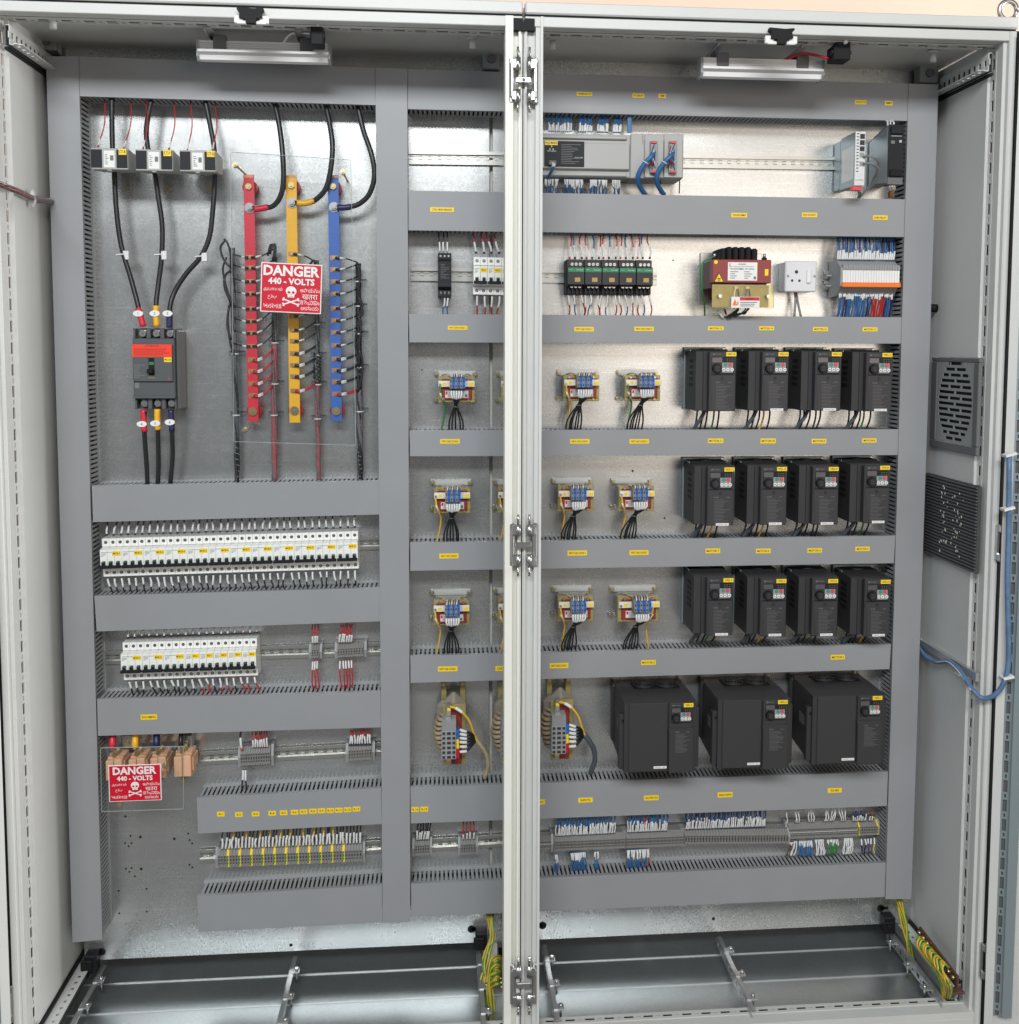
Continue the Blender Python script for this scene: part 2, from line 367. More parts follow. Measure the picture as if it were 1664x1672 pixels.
def cabinet(side):
    L = side == 'L'
    T = thing('electrical_cabinet', 'left light grey steel cabinet bay with miniature breakers and busbars inside' if L else
              'right light grey steel cabinet bay with black motor drives and wall fan grille inside', 'cabinet',
              (-0.55 if L else 0.65, 0, 0.02), 'cabinets bolted side by side')
    xo = -1.142 if L else 1.247           # outer edge
    xi = XL if L else XR                  # inner wall
    sg = 1 if L else -1
    xs = XM - 0.003 if L else XM + 0.003  # seam
    x0, x1 = min(xo, xs), max(xo, xs)
    MB().box(xi - sg * 0.003, xi, YF + .058, 0.17, 0.05, ZR, 'cab').build('side_panel', T)
    MB().box(x0 + .004, x1 - .004, 0.162, 0.17, 0.05, ZR, 'cab').build('back_panel', T)
    MB().box(x0, x1, YF + .004, 0.17, ZR + .002, ZR + .010, 'cab').build('roof_panel', T)
    # roof cap lip in front, gasket, header
    MB().box(x0 - (0 if not L else .004), x1 + (.004 if not L else 0), YF - .012, YF + .02, 2.6215, 2.649, 'cab', .003).build('roof_cap', T)
    MB().box(x0, x1, YF - .004, YF + .02, 2.6175, 2.6215, 'rubber').build('gasket', T)
    xin0, xin1 = (xo + .022, 0.020) if L else (0.106, xo - .022)
    m = MB(); m.box(x0, x1, YF - .006, YF + .03, 2.594, 2.6172, 'cab', .0015)
    ladder(m, (xin0, YF + .050, 2.5925), (xin1, YF + .050, 2.5925), (0, 1, 0), .040, .002, (0, 0, 1), 'cab', frac=.46, slot=.026)
    m.box(xin0, xin1, YF + .03, YF + .062, 2.596, 2.598, 'rubber'); m.build('header_rail', T)  # black strip above the slots paints the shade inside the hollow header
    m = MB(); m.box(x0, x1, YF - .006, YF + .03, 0.10, 0.140, 'cab', .0015)
    m.box(x0, x1, YF - .006, YF + .03, .140, .158, 'cab')
    ladder(m, (xin0, YF + .042, .159), (xin1, YF + .042, .159), (0, 1, 0), .026, .002, (0, 0, 1), 'cab', frac=.34, slot=.024)
    m.box(xin0, xin1, YF + .03, YF + .056, .150, .152, 'rubber'); m.build('sill_rail', T)  # black strip under the slots paints the dark inside the sill
    MB().box(x0 + .01, x1 - .01, YF + .02, .15, 0.0, .10, 'black').build('plinth', T)
    # outer front post: proud lip, perforated flange
    m = MB(); m.box(xo, xo + sg * .017, YF - .010, YF + .03, .10, 2.6165, 'cab', .002)
    fl = xo + sg * .0265
    ladder(m, (fl, YF + .043, .16), (fl, YF + .043, 2.592), (0, 1, 0), .026, .002, (1, 0, 0), 'cab', frac=.46, slot=.026)
    m.box(fl - sg * .006, fl - sg * .005, YF + .03, YF + .056, .16, 2.592, 'rubber'); m.box(xo + sg * .017, fl, YF + .002, YF + .03, .10, 2.6165, 'cab', .001)  # black backing paints the shaded hollow of the post
    m.box(min(fl, xi), max(fl, xi), YF + .056, YF + .058, .12, 2.60, 'cab'); m.build('corner_post', T)
    # depth rails, top and bottom
    for zc, nm in ((2.553, 'depth_rail'), (0.185, 'depth_rail')):
        m = MB(); ladder(m, (xi + sg * .012, YF + .03, zc), (xi + sg * .012, 0.0, zc), (0, 0, 1), .042, .002, (1, 0, 0), 'cab', pitch=.026, slot=.011, small=False, frac=.34)
        m.box(xi + sg * .001, xi + sg * .004, YF + .03, 0, zc - .021, zc + .021, 'hollow_shade')  # dark backing stands in for shade behind the rail slots
        m.box(xi + sg * .004, xi + sg * .0125, YF + .03, 0, zc + .021, zc + .0225, 'cab')
        ladder(m, (xi + sg * .026, YF + .03, zc + (-.021 if zc > 1 else .021)), (xi + sg * .026, 0, zc + (-.021 if zc > 1 else .021)), (1, 0, 0), .026, .002, (0, 0, 1), 'cab', pitch=.026, slot=.011, small=False, frac=.3)
        m.build(nm, T)
        MB().box(xi, xi + sg * .008, YF + .03, .04, zc + (-.032 if zc > 1 else .026), zc + (-.026 if zc > 1 else .034), 'rubber').build('gasket', T)
    # bolts in the roof
    for px, py in (((86.5, 27), (772, 60)) if L else ((903, 62), (1524, 83))):
        q = atz(px, py, ZR); q.y = min(q.y, -.1)
        m = MB(); m.cyl((q.x, q.y, ZR), (q.x, q.y, ZR - .006), .014, 'cab', 10); m.cyl((q.x, q.y, ZR - .006), (q.x, q.y, ZR - .028), .008, 'cab', 10); m.build('roof_bolt', T)
    return T
CABL = cabinet('L'); CABR = cabinet('R')
MB().box(XM - .006, XM + .006, YF + .030, YF + .05, .12, 2.647, 'grey').build('joint_seal', CABL)
# centre posts (one per bay), stepped profile extruded from sill to header
def postprof(m, pts, z0, z1, mt):
    n = len(m.v); k = len(pts)
    m.v += [(x, y, z0) for x, y in pts] + [(x, y, z1) for x, y in pts]
    for i in range(k):
        j = (i + 1) % k; m.face((n + i, n + j, n + k + j, n + k + i), mt)
    m.face(tuple(n + k - 1 - i for i in range(k)), mt); m.face(tuple(n + k + i for i in range(k)), mt)
m = MB(); postprof(m, [(.0195, YF - .010), (.0375, YF - .010), (.0375, YF + .012), (.0505, YF + .012), (.0505, YF - .002), (.0555, YF - .002), (.0555, YF + .004), (.0595, YF + .004), (.0595, YF + .05), (.0195, YF + .05)], .10, 2.6165, 'cream')
m.build('center_post', CABL)
m = MB(); postprof(m, [(.0625, YF + .004), (.0655, YF + .004), (.0655, YF - .002), (.0700, YF - .002), (.0700, YF + .010), (.0900, YF + .010), (.0900, YF - .003), (.1005, YF - .003), (.1005, YF - .010), (.1065, YF - .010), (.1065, YF + .05), (.0625, YF + .05)], .10, 2.6165, 'cab')
m.build('center_post', CABR)
MB().box(.0375, .0592, YF - .008, YF + .010, 2.585, 2.612, 'rubber').build('dark_gap', CABL)  # shaded gap at the post top drawn as a black block
MB().box(.0628, .0870, YF - .008, YF + .008, 2.585, 2.612, 'rubber').build('dark_gap', CABR)  # matching black block for the dark gap in the right bay
# mounting plates with their holes
def plate(T, x0, x1, z0, z1, holes, keys):
    m = MB(); m.box(x0, x1, 0, .003, z0, z1, 'zinc', .0008); m.box(x0, x1, .003, .018, z0, z0 + .002, 'zinc'); m.box(x0, x0 + .002, .003, .018, z0, z1, 'zinc'); m.box(x1 - .002, x1, .003, .018, z0, z1, 'zinc')
    pl = m.build('mounting_plate', T)
    h = MB()
    for px, py, r in holes:
        p = at(px, py, 0); h.cyl((p.x, 0.0, p.z), (p.x, -.0004, p.z), r, 'rubber', 10)
    for px, py, sx in keys:
        p = at(px, py, 0); h.cyl((p.x, 0, p.z), (p.x, -.0005, p.z), .011, 'rubber', 12); h.box(p.x - .022 * (sx < 0), p.x + .022 * (sx > 0), -.0005, 0, p.z - .0045, p.z + .0045, 'rubber')
    h.build('drilled_holes', pl, kind='stuff')
zt = at(300, 82, 0).z; zb = 0.209
hl = []
for a, b in ((845, 98), (908, 105), (810, 145), (851, 145), (833, 165), (1128, 117), (1218, 83), (1227, 125), (1243, 146), (815, 311), (851, 307), (838, 330), (914, 312), (873, 360), (1227, 285), (1244, 302), (769, 454), (948, 441), (772, 600), (950, 588)):
    hl.append((a / 3.962, 1340 + b / 3.962, .0026 if a not in (1128, 908, 914) else .0036))
hl += [(475, 1543, .0045), (205, 1333, .003)]
plate(CABL, -1.088, at(799, 836, 0).x, zb, zt, hl, [(166, 1554, -1), (770, 1517, 1)])
plate(CABR, at(804, 836, 0).x, at(1512, 836, 0).x, zb, zt, [(1165, 1500, .0045), (1099, 425, .0022), (1085, 846, .0025), (1033, 769, .003), (689, 604, .002)], [(886, 1511, -1), (1438, 1483, 1)])
mat('rail2', (0.46, 0.47, 0.47), 0.38, 0.75)
gx_ = at(801.5, 836, 0).x; MB().box(gx_ - .02, gx_ + .02, .020, .05, .13, 2.60, 'cream').build('rear_post', CABL)
# floor plates with folded seams
def floorp(T, xa, xb, ys):
    for i in range(len(ys) - 1):
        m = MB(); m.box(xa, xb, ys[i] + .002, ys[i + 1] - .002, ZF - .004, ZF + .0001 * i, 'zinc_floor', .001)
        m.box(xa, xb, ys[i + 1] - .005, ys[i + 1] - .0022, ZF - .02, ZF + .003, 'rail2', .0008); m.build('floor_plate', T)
ys = [-.31, -.25, -.112, .018, .160]
ZG = .146
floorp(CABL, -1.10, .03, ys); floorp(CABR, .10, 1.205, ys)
mat('rail2', (0.52, 0.53, 0.53), 0.38, 0.75)
for T, x in ((CABL, -1.053), (CABL, -.542), (CABL, -.035), (CABR, .150), (CABR, .652), (CABR, 1.154)):
    p0 = Vector((x, .03, ZG + .016)); p1 = Vector((x, -.30, ZG + .016))
    m = MB(); ladder(m, p0, p1, (0, 0, 1), .028, .0018, (1, 0, 0), 'rail2', pitch=.036, slot=.014, small=False, frac=.4)
    m.box(x, x + .012, -.30, .03, ZG + .0285, ZG + .030, 'rail2'); m.build('floor_rail', T)
    for y in (-.04, -.15, -.25):
        s = 1 if x < 0.9 else -1
        q = MB(); q.box(x + .001 * s, x + .028 * s, y - .011, y + .011, ZG + .030, ZG + .033, 'rail2'); q.cyl((x + .02 * s, y, ZG + .033), (x + .02 * s, y, ZG + .040), .005, 'steel', 8); q.cyl((x + .02 * s, y, ZG + .03), (x + .02 * s, y, ZG + .001), .003, 'steel', 6); q.build('rail_clamp', T)
# corner brackets in dark metal (tops) and plate feet (bottoms)
for T, px, py, w in ((CABL, 80, 70, .05), (CABL, 802, 100, .045), (CABR, 1512, 123, .05)):
    p = at(px, py, -.03); m = MB(); m.box(p.x - w / 2, p.x + w / 2, -.05, -.01, p.z - .025, p.z + .025, 'steel' if px < 100 else 'grey', .003)
    m.cyl((p.x, -.05, p.z), (p.x, -.058, p.z), .011, 'clipdark', 10); m.box(p.x - w / 2 - .006, p.x + w / 2 + .006, -.052, -.046, p.z + .018, p.z + .024, 'steel'); m.build('corner_bracket', T)
for T, px, py in ((CABL, 150, 1569), (CABL, 786, 1532), (CABR, 1450, 1506)):
    p = at(px, py, -.02); m = MB(); m.box(p.x - .016, p.x + .016, -.035, .0, p.z - .028, p.z + .022, 'black', .003); m.box(p.x - .022, p.x + .008, -.045, -.035, p.z - .018, p.z + .014, 'rubber', .003)
    m.cyl((p.x - .010, -.045, p.z + .006), (p.x - .010, -.052, p.z + .006), .005, 'black', 10); m.build('plate_foot', T)
# lifting eye on the roof
q = MB(); c = at(1646, 17, YF + .02)
q.tube([(c.x + .022 * math.cos(a * .5236), YF + .02, c.z + .0 + .022 * math.sin(a * .5236)) for a in range(13)], .006, 'steel', 8, 2); q.cyl((c.x, YF + .02, 2.648), (c.x, YF + .02, c.z - .018), .008, 'steel', 10); q.build('lifting_eye', CABR)
# ------------------------------------------------------------------ door hinges between the bays and at the sides
def sub(parent, name, lab, local=True):
    o = bpy.data.objects.new(name, None); COL.objects.link(o); o.parent = parent; o['label'] = lab; o.empty_display_size = .02
    ROOT[o.name] = (0, 0, 0) if local else tuple(parent.location); return o
def hinge_pair(py, lab):
    p = at(855, py, YF - .012); T = sub(CABL, 'door_hinge', lab)
    for s in (-1, 1):
        xk = s * .0135
        m = MB(); m.box(s * .021, s * .034, -.006, .004, -.052, .052, 'steel', .003); m.box(s * .023, s * .031, -.012, -.006, -.040, .040, 'steel', .002); m.build('hinge_plate', T)
        for zc in (-.036, .036):
            m = MB(); m.box(min(xk, s * .028), max(xk, s * .028), -.014, .0, zc - .011, zc + .011, 'steel', .002); m.cyl((xk, -.009, zc - .014), (xk, -.009, zc + .014), .0068, 'steel', 12); m.build('knuckle', T)
            m = MB(); e = zc + (.014 if zc > 0 else -.014); m.cyl((xk, -.009, e), (xk, -.009, e + (.024 if zc > 0 else -.024)), .0028, 'steel', 8); m.cyl((xk, -.009, e + (.012 if zc > 0 else -.012)), (xk, -.009, e + (.016 if zc > 0 else -.016)), .0038, 'steel', 8); m.build('hinge_pin', T)
    m = MB(); m.box(-.018, .018, -.011, -.003, -.007, .007, 'steel', .002); m.cyl((0, -.011, 0), (0, -.0125, 0), .004, 'clipdark', 8); m.build('cross_bar', T)
    T.location = Vector((p.x, YF - .006, p.z)) - CABL.location
hinge_pair(131, 'topmost chrome hinge pair on the centre posts under the roof')
hinge_pair(890, 'middle chrome hinge pair halfway up the centre posts')
hinge_pair(1608, 'lowest chrome hinge pair on the centre posts beside the earth wires')
def hinge_side(px, py, lab, s):
    p = at(px, py, YF - .015); PC = CABR if s > 0 else CABL; T = sub(PC, 'door_hinge', lab)
    m = MB(); m.box(-.012 * s - .004, -.012 * s + .004, -.006, .004, -.045, .045, 'steel', .002); m.build('hinge_plate', T)
    MB().cyl((.004 * s, -.010, -.022), (.004 * s, -.010, .022), .0085, 'alu', 12).build('barrel', T)
    for z in (-.036, .036):
        m = MB(); m.box(-.014, .013, -.016, -.003, z - .010, z + .010, 'steel', .003); m.cyl((.004 * s, -.010, z - .012), (.004 * s, -.010, z + .012), .009, 'steel', 12); m.build('knuckle', T)
    T.location = Vector((p.x, YF - .012, p.z)) - PC.location
hinge_side(1636, 886, 'chrome hinge on the right edge beside the blue cable', 1)
hinge_side(1610, 1567, 'chrome hinge at the lower right corner of the frame', 1)
hinge_side(10, 1640, 'chrome hinge at the lower left corner of the frame', -1)
# ------------------------------------------------------------------ outer doors, opened wide
def door(s, lab):
    xh = 1.252 if s > 0 else -1.147
    T = sub(CABR if s > 0 else CABL, 'cabinet_door', lab, False)
    ang = R(30); dx, dy = math.cos(ang) * s, -math.sin(ang)
    D = Vector((dx, dy, 0)); Nn = Vector((-dy * s, dx * s, 0)) * (-1 if s > 0 else 1)   # inner side normal
    Nn = Vector((-abs(math.sin(ang)) * s, -math.cos(ang), 0))
    o = Vector((xh, YF - .016, 0)); zc, hz = 1.37, 1.25
    m = MB(); m.obox(o + D * .30 - Nn * .001 + Vector((0, 0, zc)), D * .30, Nn * .0015, Vector((0, 0, hz)), 'cab'); m.build('door_panel', T)
    m = MB(); m.obox(o + D * .010 + Nn * .011 + Vector((0, 0, zc)), D * .010, Nn * .0095, Vector((0, 0, hz)), 'cab'); m.build('edge_fold', T)
    m = MB(); ladder(m, o + D * .029 + Nn * .016 + Vector((0, 0, zc - hz + .05)), o + D * .029 + Nn * .016 + Vector((0, 0, zc + hz - .05)), D, .026, .002, Nn, 'doorblue', frac=.36)
    m.obox(o + D * .029 + Nn * .010 + Vector((0, 0, zc)), D * .012, Nn * .001, Vector((0, 0, hz - .05)), 'hollow_shade'); m.build('perforated_rail', T)  # dark strip behind the slots stands in for shade inside the door rail
    m = MB(); m.obox(o + D * .052 + Nn * .014 + Vector((0, 0, zc)), D * .011, Nn * .014, Vector((0, 0, hz - .06)), 'doorblue'); m.build('inner_frame', T)
    return T
door(1, 'right outer door seen edge on, with perforated inner rail')
door(-1, 'left outer door seen edge on at the left border')
m = MB(); m.box(1.2475, 1.2505, YF - .012, YF, .12, 2.60, 'rubber'); m.box(1.2475, 1.285, YF + .002, YF + .012, .10, 2.62, 'rubber'); m.build('gasket', CABR)
m = MB(); m.box(-1.1465, -1.1435, YF - .012, YF, .12, 2.60, 'rubber'); m.box(-1.180, -1.1435, YF + .002, YF + .012, .10, 2.62, 'rubber'); m.build('gasket', CABL)
# ================================================================== CABLE DUCTS
YD = -0.080
def fingers(m, a, b, inward, horizontal, mt='duct_in'):
    a, b = Vector(a), Vector(b); d = b - a; Ln = d.length; d.normalize(); nv = Vector(inward)
    t = .0009; pitch = .0118; fw = .0068
    yb, yf = -.012, YD + .011
    mid = (a + b) / 2
    for y0, y1 in ((yb, 0.0), (YD + .003, yf)):
        m.obox(mid + nv * .0022 + Vector((0, (y0 + y1) / 2, 0)), d * Ln / 2, Vector((0, abs(y1 - y0) / 2, 0)), nv * t, mt)
    n = int(Ln / pitch)
    for i in range(n):
        c = a + d * (pitch * (i + .5) + (Ln - n * pitch) / 2) + nv * .0022
        m.obox(c + Vector((0, (yb + yf) / 2, 0)), d * fw / 2, Vector((0, (yb - yf) / 2, 0)), nv * t, mt)
def duct(lab, TL, TR, BR, BL, vertical=False, stickers=(), sides=(1, 1), proud=0.0, group=None):
    y = YD - proud
    q = [at(*p, y) for p in (BL, BR, TR, TL)]
    c = sum(q, Vector()) / 4
    T = thing('cable_duct', lab, 'cable duct', (c.x, 0, c.z), group or ('vertical cable ducts' if vertical else 'horizontal cable ducts'))
    m = MB(); fr = [(p.x, y, p.z) for p in q]; bk = [(p.x, y + .002, p.z) for p in q]
    m.hexa(fr + bk, 'duct')
    # cover lips folded back along both long sides
    pr = ((3, 2, (0, 0, -1)), (0, 1, (0, 0, 1))) if not vertical else ((0, 3, (1, 0, 0)), (1, 2, (-1, 0, 0)))
    for a, b, nv in pr:
        A, B = q[a], q[b]; n = Vector(nv) * .0016
        m.hexa([(A.x, y + .002, A.z), (B.x, y + .002, B.z), (B.x + n.x, y + .002, B.z + n.z), (A.x + n.x, y + .002, A.z + n.z),
                (A.x, y + .011, A.z), (B.x, y + .011, B.z), (B.x + n.x, y + .011, B.z + n.z), (A.x + n.x, y + .011, A.z + n.z)], 'duct')
    cov = m.build('cover', T)
    ci = c; m = MB(); sh = lambda p, f=.013: (p.x + math.copysign(f, ci.x - p.x) * (1 if vertical else .25), p.z + math.copysign(f, ci.z - p.z) * (.25 if vertical else 1))
    m.hexa([(sh(p)[0], -.058, sh(p)[1]) for p in q] + [(sh(p)[0], -.006, sh(p)[1]) for p in q], 'cable'); m.build('dark_wire_fill', T)  # one black block for the packed wires, put in to darken the slots
    m = MB(); m.hexa([(p.x, -.0022, p.z) for p in q] + [(p.x, -.0002, p.z) for p in q], 'duct_in'); m.build('base', T)
    for k, (a, b, nv) in enumerate(pr):
        if sides[k]:
            m = MB(); fingers(m, (q[a].x, 0, q[a].z), (q[b].x, 0, q[b].z), nv, not vertical); m.build('slotted_wall', T, kind='stuff')
    for x0, y0, x1, y1, s in stickers:
        a, b = at(x0, y0, y), at(x1, y1, y); m = MB(); m.box(a.x, b.x, y - .0009, y - .0001, b.z, a.z, 'tag')
        m.text(s, (a.x + b.x) / 2, y - .0012, (a.z + b.z) / 2, abs(a.z - b.z) * .44, 'ink', abs(b.x - a.x) * .84)
        m.build('label_sticker', cov, label='yellow sticker printed ' + s)
    return T
V = True
duct('leftmost vertical grey duct running the whole cabinet height', (75, 92), (128, 92), (167, 1534), (118.5, 1539), V, proud=.003)
duct('vertical grey duct between the busbar section and the reactors', (613, 110.5), (665, 113), (670, 1505), (625, 1507), V, proud=.003)
duct('rightmost vertical grey duct beside the fan grille', (1484, 136.5), (1532.5, 138), (1488, 1468), (1446, 1468), V, proud=.003)
duct('topmost grey duct of the left section, above the current transformers', (128.5, 92), (612.5, 111), (613.5, 171.5), (130, 157))
duct('grey duct right above the long row of white breakers', (150, 793), (621.5, 784.5), (620.5, 840), (152, 852.5))
duct('grey duct between the two rows of white breakers', (154, 973), (621.5, 959.5), (621, 1014.5), (158, 1031))
duct('grey duct with the single INCOMING sticker', (158.5, 1141.5), (621.5, 1129), (622, 1187.5), (160, 1201.5), stickers=[(229.8, 1166.8, 256.8, 1174.5, 'INCOMING')])
cx = [212, 365, 507, 648, 745, 838, 915, 993, 1067, 1142, 1213, 1288, 1363]; cy = [983, 987, 982, 976, 972, 968, 963, 958, 955, 953, 950, 946, 940]
duct('grey duct carrying thirteen small yellow stickers', (321.5, 1302.5), (622.5, 1286.5), (623.5, 1345.5), (323.5, 1361),
     stickers=[(320 + a / 5.2 - 6.2, 1140 + b / 5.2 - 3.7, 320 + a / 5.2 + 6.2, 1140 + b / 5.2 + 3.7, 'R-%d' % (i + 1)) for i, (a, b) in enumerate(zip(cx, cy))])
duct('lowest grey duct of the left section under the earth terminals', (322.5, 1463), (624, 1445), (624.5, 1505.5), (324.5, 1522))
duct('topmost wide grey duct above the white controller', (665.5, 113), (1483.5, 136.5), (1485.5, 197.5), (666, 178),
     stickers=[(941.6, 150, 967, 157.2, 'TERMINAL-02'), (1032.8, 152.5, 1052, 160, 'AC-RELAY'), (1075, 153, 1087.5, 160.3, 'HMI'), (1396, 163.4, 1414.6, 170.8, 'E-SWITCH'), (1445, 164.7, 1457.6, 172.5, 'SMPS')])
duct('wide grey duct between the white controller and the contactors', (667, 311), (1481, 325.5), (1479, 387), (667, 376),
     stickers=[(702.5, 338.4, 741.3, 346.3, 'CTRL1 MAIN BREAKER'), (1194, 347.5, 1219.7, 355.3, 'TRANSFORMER'), (1309.5, 347, 1334, 355, 'FAN SOCKET'), (1425.4, 351.5, 1449, 359.3, 'SLIM RELAY')])
duct('wide grey duct between the contactors and the top row of drives', (668, 512.5), (1473, 518), (1472, 561), (668.5, 559),
     stickers=[(731.4, 531.7, 763.4, 538.6, 'INPUT LINE CHOKE-12'), (937.7, 533.8, 969.5, 541.2, 'INPUT LINE CHOKE-13'), (1035.9, 533.3, 1067.4, 540.7, 'INPUT LINE CHOKE-15'),
               (1156, 532.7, 1181.5, 539.6, 'MOTOR-15'), (1239.5, 532.7, 1263.9, 539.6, 'MOTOR-14'), (1327.4, 534, 1351.8, 541, 'MOTOR-13'), (1408.5, 534.4, 1432.5, 541.3, 'MOTOR-12')])
duct('wide grey duct under the top row of drives', (669, 702.5), (1467.5, 701), (1465.5, 743), (669.5, 745),
     stickers=[(718.8, 717, 751, 724.3, 'INPUT LINE CHOKE-8'), (930.8, 717, 962.6, 724.3, 'INPUT LINE CHOKE-9'), (1027.9, 717, 1059.7, 724.3, 'INPUT LINE CHOKE-11'),
               (1156, 716, 1181, 723.5, 'MOTOR-11'), (1241.7, 716, 1266.6, 724, 'MOTOR-10'), (1325.2, 716.6, 1349, 724, 'MOTOR-9'), (1407.6, 715.8, 1431, 722.7, 'MOTOR-8')])
duct('wide grey duct under the second row of drives', (670, 886), (1462, 874.5), (1459.5, 919.5), (670, 932),
     stickers=[(717.4, 904, 748.7, 911.5, 'INPUT LINE CHOKE-4'), (926.7, 899, 958.5, 906.8, 'INPUT LINE CHOKE-5'), (1027.9, 898.5, 1059, 906, 'INPUT LINE CHOKE-7'),
               (1151.9, 895.7, 1175.9, 903.2, 'MOTOR-7'), (1234.3, 896, 1258.3, 903.2, 'MOTOR-6'), (1318.3, 895.2, 1342, 902.4, 'MOTOR-5'), (1396.6, 892.7, 1420, 899.6, 'MOTOR-4')])
duct('wide grey duct under the third row of drives, above the big ones', (670, 1071), (1455, 1051.5), (1452.5, 1092.5), (670.5, 1115),
     stickers=[(715.2, 1088.4, 747, 1095.8, 'INPUT LINE CHOKE-3'), (809, 1087.5, 836, 1095, 'CHOKE-2'), (897.7, 1083, 928, 1090.6, 'INPUT LINE CHOKE-1'), (1047, 1078, 1070.7, 1085.3, 'MOTOR-3'), (1356.5, 1069.3, 1379.4, 1076.5, 'MOTOR-1')])
duct('wide grey duct under the three big drives', (670, 1285.5), (1450, 1260), (1448, 1316), (671, 1344.5),
     stickers=[(671.8, 1317.8, 684.2, 1325.3, 'R-14'), (686.4, 1317.3, 699.2, 1324.8, 'R-15'), (866, 1306, 890, 1313, 'DIGITAL INPUT'), (944, 1302.7, 968, 1309.6, 'INPUTS'), (1051.4, 1299, 1075.4, 1306.2, 'OUTPUTS'),
               (1171.8, 1293.8, 1196, 1301.3, 'ANALOG INPUTS'), (1351.5, 1287, 1374.4, 1293.8, 'RS-485')])
duct('lowest wide grey duct under the long terminal row', (671, 1443), (1446.5, 1408.5), (1444.5, 1464.5), (672, 1497))
# ================================================================== DIN RAILS
def rail(lab, xl, yl, xr, yr, h=.035, mt='rail'):
    a, b = at(xl, yl, -.006), at(xr, yr, -.006); T = thing('mounting_rail', lab, 'rail', ((a.x + b.x) / 2, 0, (a.z + b.z) / 2), 'slotted top-hat mounting rails')
    A, B = Vector((a.x, 0, a.z)), Vector((b.x, 0, b.z)); d = B - A; Ln = d.length; u = d.normalized(); n = Vector((0, 0, 1)); mid = (A + B) / 2; m = MB()
    for s in (-1, 1):
        m.obox(mid + n * s * (h / 2 - .0045) + Vector((0, -.0075, 0)), u * Ln / 2, (0, .0006, 0), n * .0045, mt)
        m.obox(mid + n * s * (h / 2 - .0085) + Vector((0, -.0040, 0)), u * Ln / 2, (0, .0036, 0), n * .0006, mt)
        m.obox(mid + n * s * (h / 2 - .0114) + Vector((0, -.0012, 0)), u * Ln / 2, (0, .0006, 0), n * (.0030 if h > .03 else .002), mt)
    k = int(Ln / .025)
    for i in range(k + 1):
        c = A + u * min(Ln - .005, i * .025 + .004); m.obox(c + Vector((0, -.0012, 0)), u * .0048, (0, .0006, 0), n * (h / 2 - .0130), mt)
    m.build('rail_body', T)
    return T
rail('slotted rail left of the centre post in the top compartment', 668, 257, 822, 259)
rail('long empty slotted rail between controller and network switch', 870, 259.5, 1400, 267.5)
rail('slotted rail behind the small black supply and two-pole breakers', 671, 447.5, 820, 449.5)
rail('slotted rail behind the green-striped contactors', 860, 450, 1073, 454.5)
rail('slotted rail behind the long row of breakers', 160, 897, 621, 886)
rail('slotted rail behind the short row of breakers', 172, 1074, 621, 1059)
rail('raised slotted rail with two small terminal groups', 327, 1238, 622, 1222)
rail('slotted rail behind the earth terminals', 326, 1398, 622, 1382)
rail('short slotted rail left of the centre post with two terminal groups', 672, 1381, 822, 1372)
rail('slotted rail behind the long terminal row', 870, 1377, 1440, 1352)
rail('grey slotted rail behind the slim relays', 1345, 453, 1476, 455)
# ================================================================== WIRES
def W(parent, pts, r, col, sl=0.0, se=0.0, n=5, name='wire', sub=4, srad=1.35, tip=None):
    """one wire; white marker sleeve of length sl at its start and se at its end"""
    m = MB(); C = m.tube(pts, r, col, n, sub)
    def sleeve(path, ln, off=0.0):
        out = []; acc = 0.0
        for i in range(len(path) - 1):
            a, b = path[i], path[i + 1]; d = (b - a).length
            if acc + d >= off and not out: out.append(a.lerp(b, (off - acc) / d if d else 0))
            if acc + d >= off + ln: out.append(a.lerp(b, (off + ln - acc) / d)); break
            if out: out.append(b)
            acc += d
        if len(out) >= 2: m.tube(out, r * srad, 'sleeve', n, 1)
    if sl: sleeve(C, sl, 0.002 if tip is None else 0.005)
    if se: sleeve(C[::-1], se, 0.002)
    if tip: m.tube([C[0], C[0].lerp(C[1], min(1, .006 / max((C[1] - C[0]).length, 1e-4)))], r * 1.5, tip, n, 1)
    return m.build(name, parent)
def bundle(name, lab, cat, p, group=None): return thing(name, lab, cat, tuple(p), group)
def rowwires(lab, starts, ends, r, cols, sl, y0, y1, group=None, jit=.002, tip=None, mid=None, cat='wires', slj=.003, srad=1.35):
    T = bundle('wire_bundle', lab, cat, at(*starts[len(starts) // 2], y0), group)
    for i, (s, e) in enumerate(zip(starts, ends)):
        a = at(*s, y0); b = at(*e, y1); c = cols[i % len(cols)] if not callable(cols) else cols(i)
        j = lambda k=1: random.uniform(-jit, jit) * k
        m1 = a.lerp(b, .35) + Vector((j(), -.004 + j(), 0)); m2 = a.lerp(b, .72) + Vector((j(1.3), -.003 + j(), 0))
        if c == 'sleeve': W(T, [a, m1, m2, b], r * 1.1, c)
        else: W(T, [a, m1, m2, b], r, c, sl=sl + random.uniform(-slj, slj), srad=srad, tip=tip(i) if callable(tip) else tip)
    return T
def lerp(a, b, t): return a + (b - a) * t
def L2(p, q, n, o=0.5): return [(lerp(p[0], q[0], (i + o) / n), lerp(p[1], q[1], (i + o) / n)) for i in range(n)]
